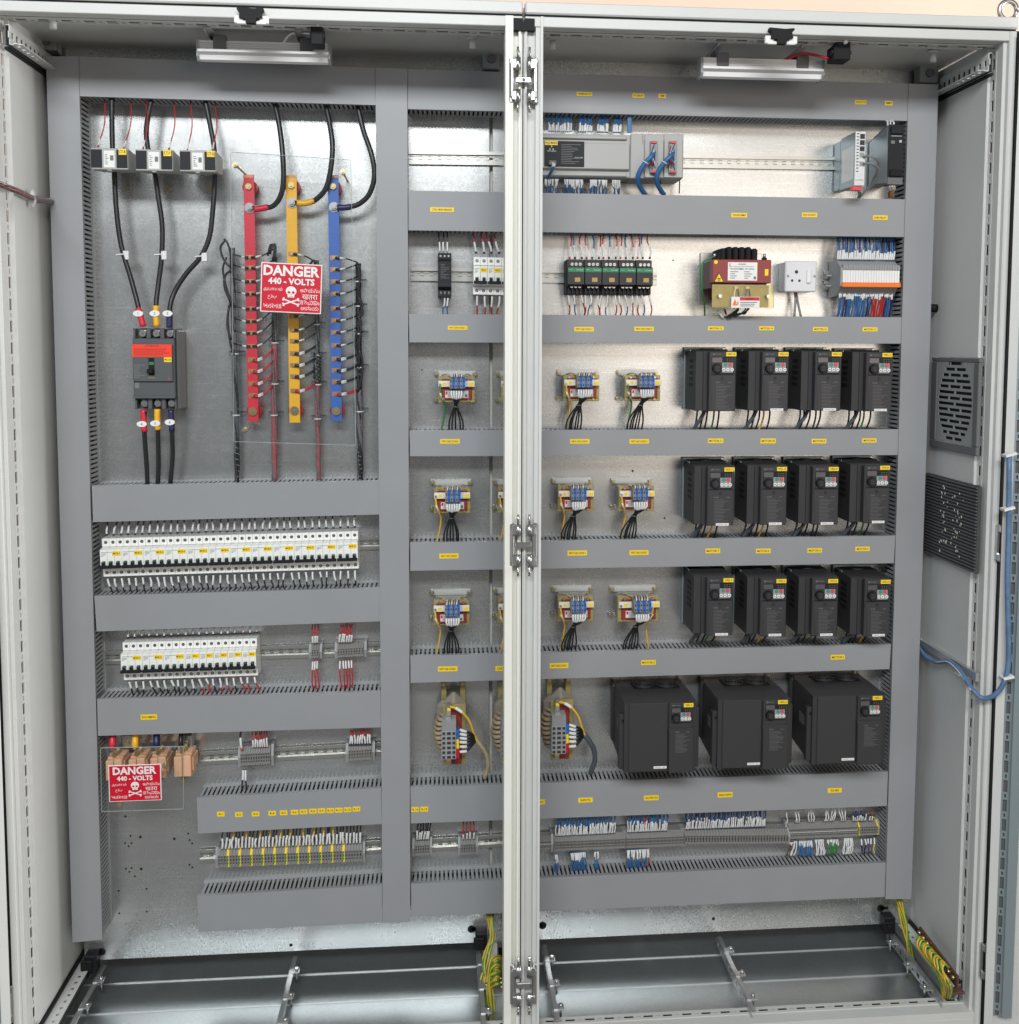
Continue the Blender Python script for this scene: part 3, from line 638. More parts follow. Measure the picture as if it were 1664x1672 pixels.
# ================================================================== CURRENT TRANSFORMERS
ctrects = [(148, 242, 209.5, 276.5), (221, 244, 282.5, 278.8), (293, 245.5, 353, 280)]
for i, (x0, y0, x1, y1) in enumerate(ctrects):
    yf = -.135; a, b = at(x0, y0, yf), at(x1, y1, yf); x0, x1, z1, z0 = a.x, b.x, a.z, b.z; w = x1 - x0; h = z1 - z0
    T = thing('current_transformer', ['grey current transformer nearest the left duct, around the first thick cable', 'middle one of the three grey current transformers', 'grey current transformer nearest the busbars, around the third thick cable'][i],
              'current transformer', ((x0 + x1) / 2, 0, z0), 'current transformers around the incoming cables')
    m = MB(); m.box(x0, x1, yf, yf + .030, z0 - .001, z1 + .001, 'plc', .0015); m.prof([(yf + .03, z0), (-.045, z0 + .006), (-.045, z1 - .002), (yf + .03, z1)], x0 + .002, x1 - .002, 'plc')
    m.box(x0 + w * .42, x0 + w * .55, yf + .002, yf + .02, z0 - .004, z0, 'plc', .001); m.box(x0 + .008, x1 - .008, -.045, -.036, z0 + .010, z1 - .008, 'grey'); m.build('body', T)
    for f0, f1 in ((.01, .30), (.69, .985)):
        MB().box(x0 + w * f0, x0 + w * f1, yf - .0016, yf - .0001, z0 + h * .06, z1 - h * .05, 'darkblue' if 0 else 'black', .0005).build('terminal_cover', T)
    m = MB(); m.rect(x0 + w * .35, x0 + w * .64, z0 + h * .08, z1 - h * .1, yf - .0001, 'white')
    m.lines(x0 + w * .38, x0 + w * .50, z1 - h * .25, z0 + h * .2, 6, yf - .0008, 'print'); m.rect(x0 + w * .52, x0 + w * .61, z0 + h * .42, z1 - h * .33, yf - .0007, 'print'); m.build('rating_label', T)
    m = MB(); m.box(x0 + w * .76, x0 + w * .97, yf - .0028, yf - .0018, z1 - h * .30, z1 - h * .01, 'tag'); m.text('CT-' + 'RYB'[i], x0 + w * .865, yf - .0031, z1 - h * .155, h * .15, 'ink', w * .18); m.build('label_sticker', T)
    m = MB(); xc = x0 + w * .5; m.box(xc - .011, xc + .011, -.004, -.001, z0 - .035, z0 + .01, 'steel', .001); m.cyl((xc, -.004, z0 - .024), (xc, -.009, z0 - .024), .0055, 'brass', 8); m.build('mounting_foot', T)
# thin red signal wires of the transformers
prs = [((171, 163), (160, 240)), ((214, 163), (202, 243)), ((238, 163), (234, 243)), ((284, 164), (276, 244)), ((311, 165), (306, 246)), ((351, 168), (347, 246))]
for k in range(3):
    T = bundle('wire_bundle', ['pair of thin red wires rising from the leftmost current transformer', 'pair of thin red wires rising from the middle current transformer', 'pair of thin red wires rising from the rightmost current transformer'][k], 'wires', at(*prs[2 * k][1], -.1), 'thin red wires of the current transformers')
    for a, b in prs[2 * k:2 * k + 2]:
        A, B = at(*a, -.05), at(*b, -.12); mid = A.lerp(B, .5) + Vector((.008, 0, 0)); W(T, [B, B + (mid - B) * .25, mid, A], .0014, 'redwire', sl=.020, tip='redwire')
# ================================================================== THICK CABLES
def cable(lab, pts, y, r=.0062, group='thick black incoming cables', sleeve=None, extra=None, ys=None):
    P = [at(px, py, y if ys is None else ys[i]) for i, (px, py) in enumerate(pts)]
    T = thing('power_cable', lab, 'cable', tuple(P[0]), group)
    m = MB(); m.tube(P, r, 'cable', 12, 5); m.build('jacket', T); return T
Y1 = -.062
def sleevepart(T, pts, y, r, mt, name='phase_sleeve'):
    m = MB(); m.tube([at(*q, y) for q in pts], r, mt, 12, 4); return m.build(name, T)
def tagpart(T, px, py, y, s, r=.0075):
    p = at(px, py, y); m = MB(); n = len(m.v); k = 16
    pts = [(p.x + .0125 * math.cos(2 * math.pi * i / k), p.z + .0075 * math.sin(2 * math.pi * i / k)) for i in range(k)]
    m.prism(pts, p.y - r - .0015, p.y - r + .0015, 'white'); m.text(s, p.x, p.y - r - .0018, p.z, .006, 'ink'); m.build('number_tag', T)
def flag(T, px, py, y, s=1):
    p = at(px, py, y); m = MB(); m.box(p.x + s * .002 - .007, p.x + s * .002 + .007, p.y - .006, p.y + .004, p.z - .011, p.z + .011, 'sleeve', .001); m.obox((p.x - s * .011, p.y, p.z + .002), (.010, 0, .001), (0, .0072, 0), (0, 0, .0014), 'sleeve'); m.build('tie_mount', T)
c1 = [(183, 158), (183, 200), (184, 242), (187, 285), (190, 340), (198, 400), (214, 455), (226, 500), (233, 530)]
c2 = [(247, 164), (242, 190), (239, 215), (242, 243), (253, 284), (259, 325), (265, 369), (264, 419), (259, 462), (255, 497), (255, 531)]
c3 = [(335, 164), (343, 203), (350, 244), (351, 291), (347.5, 344), (342, 387), (328, 419), (304, 447), (286, 475), (278, 500), (277, 533)]
YY = lambda n: [Y1] * (n - 3) + [-.064, -.070, -.075]
T = cable('thick black cable with red sleeve from the left current transformer down to the main breaker', c1, Y1, ys=YY(9)); sleevepart(T, [(225.5, 503), (230, 517), (234, 533)], -.075, .0078, 'red'); tagpart(T, 227, 512, -.075, '1'); flag(T, 205, 417, Y1)
T = cable('thick black cable with yellow sleeve from the middle current transformer to the main breaker', c2, Y1, ys=YY(11)); sleevepart(T, [(255, 499), (255, 516), (256, 533)], -.075, .0078, 'yellow'); tagpart(T, 254, 512, -.075, '2'); flag(T, 267, 417, Y1)
T = cable('thick black cable with navy sleeve sweeping from the right current transformer to the main breaker', c3, Y1, ys=YY(11)); sleevepart(T, [(277, 508), (277, 522), (277, 535)], -.075, .0078, 'navy'); tagpart(T, 275, 512, -.075, '3'); flag(T, 333, 420, Y1)
for pts, sl, mt, tg, s, lab in (([(236, 672), (236, 707), (239.5, 758), (241, 792)], [(234, 669), (235, 687), (236, 705)], 'red', (233, 692), '4', 'thick black cable with red sleeve leaving the main breaker downwards'),
                       ([(257, 672), (258, 707), (259, 758), (257.5, 792)], [(257, 668), (257, 685), (258, 702)], 'yellow', (255, 691), '5', 'thick black cable with yellow sleeve leaving the main breaker downwards'),
                       ([(280, 672), (281, 707), (282, 745), (278, 791)], [(279, 669), (280, 687), (281, 704)], 'navy', (278.6, 689), '6', 'thick black cable with navy sleeve leaving the main breaker downwards')):
    T = cable(lab, pts, Y1, .0058, group='black cables below the main breaker', ys=[-.075, -.07, -.06, -.055]); sleevepart(T, sl, -.074, .0076, mt); tagpart(T, *tg, -.075, s)
# ================================================================== MAIN BREAKER (moulded case)
yf = -.092; a, b = at(215, 535.6, yf), at(286.5, 668.5, yf); x0, x1, z1, z0 = a.x, b.x, a.z, b.z; w, h = x1 - x0, z1 - z0
T = thing('main_breaker', 'dark grey three pole main circuit breaker with bright red warning sticker', 'circuit breaker', ((x0 + x1) / 2, 0, z0))
m = MB(); m.box(x0, x1, yf + .004, -.004, z0 + h * .135, z1 - h * .125, 'mccb', .002)
for (zl, zh) in ((z0, z0 + h * .135), (z1 - h * .125, z1)):
    m.box(x0, x1, -.055, -.004, zl, zh, 'mccb')
    for k in range(4): xx = x0 + w * (0, .315, .64, .955)[k]; m.box(xx, xx + w * (.10 if 0 < k < 3 else .05), yf + .012, -.056, zl, zh, 'mccb', .001)
m.box(x0, x1, yf + .0005, yf + .004, z0 + h * .135, z0 + h * .17, 'mccb', .001)
m.build('case', T)
m = MB(); m.box(x0 + w * .01, x1 - w * .04, yf - .003, yf + .004, z0 + h * .345, z1 - h * .20, 'mccb', .0015); m.build('front_panel', T)
m = MB(); m.rect(x0 + .001, x1 - w * .05, z1 - h * .352, z1 - h * .20, yf - .003, 'orange_red'); m.text('ATTENTION', x0 + w * .48, yf - .0037, z1 - h * .218, .0045, 'ink'); m.lines(x0 + w * .05, x1 - w * .1, z1 - h * .245, z1 - h * .34, 4, yf - .0036, 'ink', .25, .8); m.build('warning_sticker', T)
m = MB(); m.rect(x0 + w * .76, x0 + w * .94, z1 - h * .415, z1 - h * .357, yf - .003, 'tag'); m.text('MCCB', x0 + w * .85, yf - .0037, z1 - h * .386, .0045, 'ink', w * .15); m.build('label_sticker', T)
sw = MB(); sw.rect(x0 + w * .39, x0 + w * .53, z0 + h * .42, z0 + h * .635, yf - .003, 'rubber'); sw.rect(x0 + w * .405, x0 + w * .52, z0 + h * .55, z0 + h * .585, yf - .004, 'green'); q = sw.build('switch_slot', T)
MB().box(x0 + w * .37, x0 + w * .52, yf - .016, yf - .0035, z0 + h * .445, z0 + h * .50, 'rubber', .002).build('toggle', q)
m = MB(); m.lines(x0 + w * .03, x0 + w * .33, z0 + h * .56, z0 + h * .385, 7, yf - .0032, 'print'); m.text('Schneider', x0 + w * .46, yf - .0034, z0 + h * .395, .004, 'goldtag', w * .15)
m.cyl((x0 + w * .875, yf - .003, z0 + h * .375), (x0 + w * .875, yf - .004, z0 + h * .375), .002, 'btnred', 8); m.rect(x0 + w * .03, x0 + w * .14, z0 + h * .26, z0 + h * .33, yf + .0038, 'print'); m.build('printed_text', T, kind='stuff')
for zz in (z1 - h * .065, z0 + h * .07):
    for k in range(3):
        xx = x0 + w * (.215, .54, .87)[k]; m = MB(); m.box(xx - .009, xx + .009, -.068, -.056, zz - .009, zz + .011 * (1 if zz > z0 + h / 2 else 1), 'steel', .002); m.cyl((xx, -.068, zz), (xx, -.077, zz), .0082, 'steel', 14); m.cyl((xx, -.077, zz), (xx, -.0775, zz), .004, 'clipdark', 6); m.build('terminal_screw', T)
a, b = at(287, 539, -.07), at(295, 669, -.07); MB().box(a.x, b.x, -.075, -.004, b.z, a.z, 'sidegrey', .004).build('side_module', T)
# ================================================================== BUSBARS
YB = -.052
def bundle_tube(T, pts, y, r, mt, name='spiral_wrap'):
    m = MB(); m.tube([at(*q, y) for q in pts], r, mt, 10, 4); return m.build(name, T)
def z3(x, y): return (340 + x / 3.633, 240 + y / 3.633)
bars = [('red', (405.8, 285.4), (413.5, 688), [655, 718, 798, 872, 960, 1035, 1105, 1183, 1263, 1332, 1405, 1475], 304.7, 671.5),
        ('yellow', (475.4, 286), (481.5, 690), [635, 715, 790, 860, 930, 1005, 1087, 1152, 1225, 1295, 1362, 1447], 303, 670.2),
        ('blue', (543.8, 286), (549.6, 687.3), [657, 727, 800, 872, 957, 1030, 1100, 1178, 1257, 1325, 1393, 1465], 304.7, 671.2)]
for bi, (c, top, bot, ys, yt, yb) in enumerate(bars):
    hw = 8.6
    A = at(top[0] - hw, top[1], YB), at(top[0] + hw, top[1], YB), at(bot[0] + hw, bot[1], YB), at(bot[0] - hw, bot[1], YB)
    T = thing('busbar', {'red': 'red painted vertical busbar with black ferrules on both sides', 'yellow': 'yellow painted vertical busbar behind the upper danger sign', 'blue': 'blue painted vertical busbar nearest the centre duct'}[c], 'busbar', tuple(at(*bot, 0)), 'three phase busbars')
    m = MB(); m.hexa([A[3], A[2], A[1], A[0]] + [Vector((q.x, YB + .006, q.z)) for q in (A[3], A[2], A[1], A[0])], c)
    m.build('bar', T)
    X = lambda py: lerp(top[0], bot[0], (py - top[1]) / (bot[1] - top[1]))
    m = MB()
    for py in [240 + v / 3.633 for v in ys]:
        p = at(X(py), py, YB); m.rect(p.x - .010, p.x + .010, p.z - .006, p.z + .006, YB - .0001, 'copper', .0003)
    p = at(X(top[1] + 2), top[1] + 2.5, YB); m.rect(p.x - .012, p.x + .012, p.z - .003, p.z + .003, YB - .0001, 'copper', .0003); m.build('bare_copper', T, kind='stuff')
    for py in (yt, yb):
        p = at(X(py), py, YB); m = MB()
        for k, rr in enumerate((.016, .019, .016, .019, .015)): m.cyl((p.x, -.001 - k * .009, p.z), (p.x, -.010 - k * .009, p.z), rr, 'insul', 18)
        m.build('insulator', T)
        m = MB(); m.cyl((p.x, YB, p.z), (p.x, YB - .006, p.z), .0085 if py == yt else .011, 'brass' if c != 'yellow' or py == yt else 'steel', 6 if py == yt else 14); m.cyl((p.x, YB - .006, p.z), (p.x, YB - .009, p.z), .004, 'brass', 8); m.build('bolt', T)
    # cable lug
    py = {'red': 339.6, 'yellow': 331.5, 'blue': 338.5}[c]; p = at(X(py) + 1, py, YB); m = MB(); m.cyl((p.x, YB - .001, p.z), (p.x, YB - .003, p.z), .013, 'steel', 14); m.box(p.x, p.x + .022, YB - .003, YB - .001, p.z - .006, p.z + .006, 'steel'); m.cyl((p.x, YB - .003, p.z), (p.x, YB - .009, p.z), .009, 'steel', 6); m.cyl((p.x, YB - .009, p.z), (p.x, YB - .013, p.z), .005, 'steel', 10); m.build('cable_lug', T)
    for v in ys:
        py = 240 + v / 3.633; p = at(X(py), py, YB); m = MB(); m.cyl((p.x, YB, p.z), (p.x, YB - .004, p.z), .0052, 'brass', 10); m.cyl((p.x, YB - .004, p.z), (p.x, YB - .007, p.z), .003, 'brass', 8); m.build('screw', T)
for nm, pts, col, sl, lab in (('r', [(448, 165), (456, 204), (461.5, 250), (463, 292), (459, 318), (449, 334), (437, 339), (416, 341)], 'red', [(438, 338), (427, 340.5), (415, 341.5)], 'thick black cable curving onto the red busbar'),
                        ('y', [(531, 168), (538, 200), (543, 238), (540, 277), (532, 308), (517, 325), (505, 331), (486, 332)], 'yellow', [(513, 327.5), (500, 331.5), (485, 331.5)], 'thick black cable curving onto the yellow busbar'),
                        ('b', [(583, 170), (594, 215), (606, 250), (611.5, 285), (604, 315), (588, 332), (570, 338), (553, 338.5)], 'navy', [(573, 337.5), (563, 339), (551, 338.8)], 'thick black cable curving onto the blue busbar')):
    T = cable(lab, pts, -.055, .0066, group='black cables feeding the busbars', ys=[-.05, -.06, -.07, -.07, -.065, -.06, -.057, -.056]); sleevepart(T, sl, -.058, .0078, col)
# small wires of the busbars and their harnesses
def harness(lab, xc, y0, y1, segs, x1=None):
    T = bundle('wire_harness', lab, 'wire harness', at(xc, y0, -.03), 'spiral wrapped harnesses beside the busbars')
    n = 14
    for a, b, mt, r in segs:
        pts = [(lerp(xc, x1 or xc, (t - y0) / (y1 - y0)) + random.uniform(-.4, .4), t) for t in [a + (b - a) * i / 8 for i in range(9)]]
        base = [at(*q, -.035) for q in pts]; m = MB(); k_ = 6
        for j in range(k_):
            ph = 2 * math.pi * j / k_ + random.uniform(-.3, .3); tw = random.uniform(.5, 1.1)
            m.tube([p + Vector((math.cos(ph + i * tw) * r * .52, math.sin(ph + i * tw) * r * .52, 0)) for i, p in enumerate(base)], r * .50, mt if j % 3 else ('cable' if mt != 'mesh_red' else 'mesh_sleeve'), 6, 3)
        m.tube([p + Vector((math.cos(i * 2.4) * r * .98, math.sin(i * 2.4) * r * .98, 0)) for i, p in enumerate([base[0].lerp(base[-1], q / 60) + Vector((math.sin(q * .3) * .0006, 0, 0)) for q in range(61)])], r * .16, 'greycable', 4, 2)
        m.build('spiral_wrap', T)
    return T
h1 = harness('black then grey harness left of the red busbar', 379, 405, 788, [(405, 575, 'mesh_sleeve', .0072), (575, 788, 'lead', .0078)], 388)
h2 = harness('harness between red and yellow busbars, wrapped red below', 448, 420, 788, [(420, 560, 'mesh_sleeve', .0072), (560, 788, 'mesh_red', .0085)], 448)
h3 = harness('harness between yellow and blue busbars, thick in the middle', 516.5, 425, 788, [(425, 590, 'mesh_sleeve', .0068), (578, 625, 'cable', .0105), (622, 788, 'mesh_red', .0070)], 520)
h4 = harness('tangled black harness right of the blue busbar', 585, 425, 785, [(430, 640, 'cable', .0075), (636, 785, 'mesh_sleeve', .0085)], 588)
def tie(T, px, py, y=-.035, r=.0095):
    p = at(px, py, y); m = MB(); m.cyl((p.x, y, p.z - .0016), (p.x, y, p.z + .0016), r, 'sleeve', 12); m.box(p.x - .020, p.x + .020, -.008, -.001, p.z - .009, p.z + .009, 'acrylic'); m.build('tie', T)
for T, l in ((h1, [(384, 578), (386, 678)]), (h2, [(449, 470), (449, 560), (449, 627), (448, 678)]), (h3, [(517, 530), (518, 580), (519, 628), (519, 684)]), (h4, [(585, 460), (586, 500), (587, 545), (588, 600), (588, 672)])):
    for q in l: tie(T, *q)
# loops
for T, loops in ((h1, [[(368, 392), (360, 405), (366, 425), (378, 438)], [(366, 390), (372, 398), (378, 420), (380, 440)], [(379, 440), (368, 450), (367, 470), (376, 492)], [(370, 420), (364, 440), (370, 470), (380, 500)], [(376, 492), (372, 520), (376, 560), (382, 580)], [(374, 500), (371, 530), (377, 555)]]),
                 (h2, [[(446, 425), (448, 405), (442, 400), (437, 418)], [(449, 425), (450, 402), (445, 400), (441, 415)]]),
                 (h3, [[(516, 430), (512, 425), (506, 432)]]),
                 (h4, [[(583, 430), (588, 455), (584, 480), (590, 500)], [(586, 485), (592, 500), (586, 520), (591, 545)], [(584, 515), (590, 530), (587, 560), (586, 600)], [(586, 570), (592, 590), (590, 620), (584, 640)], [(583, 540), (580, 560), (585, 590)], [(590, 500), (592, 512), (582, 520)]])):
    for l in loops: W(T, [at(x, y, -.045) for x, y in l], .0030, 'cable', n=6, name='loop')
def sidewires(lab, bar, idx, side, xt, drop, col='cable', two=False):
    c, top, bot, ys, _, _ = bar; X = lambda py: lerp(top[0], bot[0], (py - top[1]) / (bot[1] - top[1]))
    T = bundle('wire_bundle', lab, 'wires', at(X(500), 500, YB), 'small sleeved wires from the busbars')
    for i in idx:
        py = 240 + ys[i] / 3.633; s = 1 if side > 0 else -1
        d = drop(i) if callable(drop) else drop
        for k in range(2 if (two and i >= 8) else 1):
            o = k * 2.2
            cc = col(i) if callable(col) else col
            P = [at(X(py) + s * 2, py + o * .4, YB - .004), at(X(py) + s * 10, py + o + d * .05, YB - .008), at(lerp(X(py), xt, .55), py + d * .25 + o, -.055), at(lerp(X(py), xt, .85), py + d * .7 + o, -.048), at(xt, py + d + o, -.038)]
            m = MB(); W(T, P, .0019, cc, sl=0, n=5)
            a = P[0].lerp(P[1], .9); b = P[1].lerp(P[2], .75); m.tube([P[0], P[0].lerp(P[1], .85)], .0032, 'cable' if cc == 'cable' else 'redwire', 6, 1); m.tube([a, P[1], b], .0028, 'sleeve', 6, 1); m.build('marker_sleeve', T)
    return T
sidewires('black sleeved wires leaving the red busbar to the left', bars[0], range(8), -1, 381, lambda i: -6)
sidewires('sleeved wires leaving the red busbar to the right, red ones at the bottom', bars[0], [0, 1, 2, 3, 4, 5, 6, 7, 8, 9, 10, 11], 1, 447, lambda i: -14 if i < 5 else (-22 if i < 8 else -20), lambda i: 'redwire' if i > 7 else 'cable', True)
sidewires('sleeved wires leaving the yellow busbar to the right', bars[1], [0, 5, 6, 7, 8, 9, 10, 11], 1, 516, lambda i: 14 if i == 0 else -14, lambda i: 'redwire' if i == 11 else 'cable', True)
sidewires('sleeved wires leaving the blue busbar to the right', bars[2], range(12), 1, 584, lambda i: 8 if i == 0 else -9, lambda i: 'redwire' if i == 11 else 'cable', True)
# clear cover sheets on studs, danger signs on them
def sheet(lab, q, y, studs):
    p = [at(*v, y) for v in q]; T = thing('clear_cover', lab, 'protective sheet', tuple(p[0]), 'clear protective sheets')
    m = MB(); f = [(v.x, y, v.z) for v in p]; g = [(v.x, y + .003, v.z) for v in p]
    n = len(m.v); m.v += f + g; m.face((n, n + 1, n + 2, n + 3), 'acrylic'); 
    for i in range(4):
        j = (i + 1) % 4; m.face((n + i, n + 4 + i, n + 4 + j, n + j), 'acrylic_edge')
    m.build('sheet', T); m = MB()
    for i in range(4):
        A_, B_ = p[i], p[(i + 1) % 4]; m.obox((A_ + B_) / 2 + Vector((0, .0015, 0)), (B_ - A_) / 2, (0, .0016, 0), Vector((0, 1, 0)).cross((B_ - A_).normalized()) * .00045, 'sheet_rim')
    m.build('sheet_edge', T)
    for px, py in studs:
        s = at(px, py, y); m = MB(); m.cyl((s.x, y - .012, s.z), (s.x, -.0005, s.z), .0028, 'brass', 8); m.cyl((s.x, y - .008, s.z), (s.x, y - .001, s.z), .0062, 'brass', 6); m.cyl((s.x, y - .001, s.z), (s.x, y, s.z), .008, 'steel', 10); m.build('stud', T)
    return T
def skull(m, x, z, s, y, mt='white', bg='signred'):
    el = lambda cx, cz, a, b, n=16: [(x + (cx + a * math.cos(2 * math.pi * i / n)) * s, z + (cz + b * math.sin(2 * math.pi * i / n)) * s) for i in range(n)]
    t = .0004
    m.prism(el(0, .30, .40, .36), y - t, y, mt); m.prism([(x + a * s, z + b * s) for a, b in ((-.24, -.18), (.24, -.18), (.27, .12), (-.27, .12))], y - t * 1.1, y, mt)
    for sx in (-1, 1): m.prism(el(sx * .16, .20, .11, .10, 10), y - t * 2, y, bg)
    m.prism([(x + a * s, z + b * s) for a, b in ((-.05, .02), (.05, .02), (0, .12))], y - t * 2, y, bg)
    for k in (-.12, -.04, .04, .12): m.box(x + (k - .012) * s, x + (k + .012) * s, y - t * 2, y, z - .17 * s, z - .06 * s, bg)
    for sg in (-1, 1):
        a = (x - .55 * s, z - sg * .20 * s - .52 * s); b = (x + .55 * s, z + sg * .20 * s - .52 * s); d = Vector((b[0] - a[0], 0, b[1] - a[1])); c = Vector(((a[0] + b[0]) / 2, y - t * (1.2 + .3 * sg), (a[1] + b[1]) / 2)); u = d.normalized(); nn = Vector((-u.z, 0, u.x))
        m.obox(c, d / 2, Vector((0, t / 2, 0)), nn * .05 * s, mt)
        for e in (a, b):
            for k in (-1, 1):
                ce = Vector((e[0], 0, e[1])) + nn * .06 * s * k; m.cyl((ce.x, y - t * 1.9, ce.z), (ce.x, y, ce.z), .075 * s, mt, 10)
def danger(lab, q, y):
    p = [at(*v, y) for v in q]; c = sum(p, Vector()) / 4; w = ((p[1] - p[0]).length + (p[2] - p[3]).length) / 2; h = ((p[3] - p[0]).length + (p[2] - p[1]).length) / 2
    ang = math.atan2((p[1] - p[0]).z, (p[1] - p[0]).x)
    T = thing('danger_sign', lab, 'warning sign', (c.x, y, c.z), 'red danger signs on the clear sheets')
    R0 = ROOT[T.name]; ROOT[T.name] = (0, 0, 0)
    MB().box(-w / 2, w / 2, -.0020, -.0002, -h / 2, h / 2, 'white', .0005).build('sign_plate', T)
    m = MB(); m.box(-w / 2 * .965, w / 2 * .965, -.0024, -.0021, -h / 2 * .96, h / 2 * .96, 'signred'); m.build('red_field', T)
    m = MB(); yy = -.0028
    m.text('DANGER', 0, yy, h * .345, h * .215, 'white', w * .92); m.text('440 - VOLTS', 0, yy, h * .135, h * .135, 'white', w * .92)
    for st, x, z, hh, ww in (('அபாயம்', -.30, -.03, .085, .31), ('خطرہ', -.30, -.19, .10, .28), ('ખતરનાક', -.30, -.375, .085, .30), ('అపాయము', .31, -.03, .085, .32), ('खतरा', .31, -.165, .095, .28), ('അപായം', .31, -.28, .085, .32), ('ಅಪಾಯ', .31, -.39, .085, .30)):
        m.text(st, w * x, yy, h * z, h * hh, 'white', w * ww)
    m.build('lettering', T)
    m = MB(); skull(m, 0, -h * .14, h * .27, -.0025); m.build('skull_emblem', T)
    T.location = (c.x, y, c.z); T.rotation_euler = (0, -ang, 0); return T
sheet('large clear plastic sheet over the three busbars', [(376.5, 248), (573, 261), (581, 727), (382, 721)], -.125, [(384.5, 269.5), (560, 281.5), (400, 702)])
danger('upper red DANGER 440 VOLTS sign hanging over the yellow busbar', [(425.9, 427.7), (525, 432.7), (525.9, 512.8), (426, 509)], -.128)
sheet('small clear plastic sheet over the orange incoming terminals', [(164, 1221.5), (299.5, 1219), (299.5, 1321), (166, 1325.5)], -.135, [(270, 1250), (197, 1313)])
danger('lower red DANGER 440 VOLTS sign over the orange incoming terminals', [(177.3, 1249.7), (263.5, 1246.8), (264, 1305.3), (178.4, 1309.7)], -.138)
# ================================================================== INCOMING TERMINALS (orange)
def z2(x, y): return (140 + x / 5.547, 1110 + y / 5.547)
for i, (xa, xb, dy) in enumerate(((178, 345, 22), (385, 550, 12), (582, 740, 0), (795, 968, -12))):
    y = -.085; a, b = at(*z2(xa, 715 + dy), y), at(*z2(xb, 890 + dy), y); x0, x1, z1, z0 = a.x, b.x, a.z, b.z; w = x1 - x0; h = z1 - z0
    T = thing('incoming_terminal', ['leftmost orange feed terminal with red sleeved cable', 'second orange feed terminal, yellow sleeved cable on top', 'third orange feed terminal, navy sleeved cable on top', 'rightmost orange feed terminal, fully visible, black cable on top'][i], 'terminal block', ((x0 + x1) / 2, 0, z0), 'orange feed terminals at the lower left')
    m = MB(); m.box(x0, x0 + w * .44, y, -.02, z0, z1, 'peachplastic', .002); m.box(x0 + w * .47, x1 - w * .08, y, -.02, z0, z1 + h * .06, 'peachplastic', .002); m.box(x1 - w * .08, x1, y + .012, -.02, z0 + h * .2, z1 - h * .1, 'peachplastic', .002)
    m.box(x0 + w * .05, x1 - w * .1, y + .015, -.02, z0 - h * .1, z1 + h * .1, 'peachplastic'); m.build('body', T)
    for zz in (z1 + h * .18, z0 - h * .22):
        xc = x0 + w * .40; m = MB(); m.box(xc - .009, xc + .009, -.052, -.048, min(zz, z1 if zz > z1 else zz) - .012, zz + .014, 'steel', .001); m.cyl((xc, -.05, zz), (xc, -.060, zz), .0095, 'brass', 6); m.cyl((xc, -.06, zz), (xc, -.075, zz), .005, 'brass', 10); m.build('bolt', T)
    c = ('red', 'yellow', 'navy', 'cable')[i]; p = at(*z2((xa + xb) / 2 - 20, 560 + dy * .5), -.06); t = at(*z2((xa + xb) / 2 - 15, 470), -.045)
    q = bundle('power_cable', ['short red sleeved cable end above the leftmost orange terminal', 'short yellow sleeved cable end above the second orange terminal', 'short navy sleeved cable end above the third orange terminal', 'short black cable end above the rightmost orange terminal'][i], 'cable', p, 'cable ends above the orange terminals')
    mm = MB(); mm.tube([t + Vector((0, .02, .03)), t, p, p + Vector((0, 0, -.012))], .0085 if i < 3 else .006, c, 12, 3); mm.build('sleeve', q)
a = at(318, 1219, -.03); m = MB(); T = thing('support_bracket', 'galvanised bracket behind the orange terminals, carrying the raised rail', 'bracket', tuple(a))
p0, p1 = at(176, 1243, -.018), at(322, 1238, -.018); m.box(p0.x, p1.x, -.018, -.006, p1.z - .018, p1.z + .018, 'rail', .001); m.build('rail_piece', T)
for px in (211, 306): p = at(px, 1210, -.02); m = MB(); m.box(p.x - .016, p.x + .016, -.035, -.002, p.z - .014, p.z + .022, 'steel', .002); m.cyl((p.x, -.035, p.z), (p.x, -.04, p.z), .006, 'brass', 8); m.build('screw_block', T)
# ================================================================== MINIATURE BREAKERS
def mcb_proto(n, h=.088, yt=-.052, yn=-.072):
    """n-pole breaker: front toward -y, origin at lower back left corner"""
    pw = .0180; T = thing('miniature_breaker', 'x', 'circuit breaker', (0, 0, 0))
    for k in range(n):
        m = MB(); x0, x1 = k * pw + .0003, (k + 1) * pw - .0003
        m.prof([(-.004, 0), (yt, 0), (yt, h * .20), (yt + .004, h * .215), (yn, h * .25), (yn, h * .745), (yt + .004, h * .775), (yt, h * .79), (yt, h), (-.004, h)], x0, x1, 'mcb')
        for z in (h * .10, h * .90):
            m.cyl((x0 + pw / 2, yt, z), (x0 + pw / 2, yt - .0004, z), .0042, 'ink', 10); m.cyl((x0 + pw / 2, yt - .0004, z), (x0 + pw / 2, yt - .0008, z), .0028, 'steel', 8)
        m.box(x0 + .004, x1 - .004, yn - .0004, yn + .001, h * .27, h * .47, 'white')
        m.build('pole', T)
        m = MB(); m.box(x0 + .0048, x1 - .0048, yn - .009, yn, h * .33, h * .445, 'black', .0008); m.box(x0 + .0058, x1 - .0058, yn - .0094, yn - .0088, h * .42, h * .445, 'green'); m.build('toggle', T)
    m = MB(); m.box(.001, n * pw - .001, yn - .013, yn - .003, h * .27, h * .345, 'black', .0015); m.build('toggle_bar', T)
    m = MB(); m.rect(.003, n * pw - .004, h * .672, h * .682, yn - .0001, 'btngreen', .0004); m.lines(.003, .016, h * .655, h * .56, 3, yn - .0001, 'print'); m.build('printed_text', T, kind='stuff'); return T
MB_ST = {}
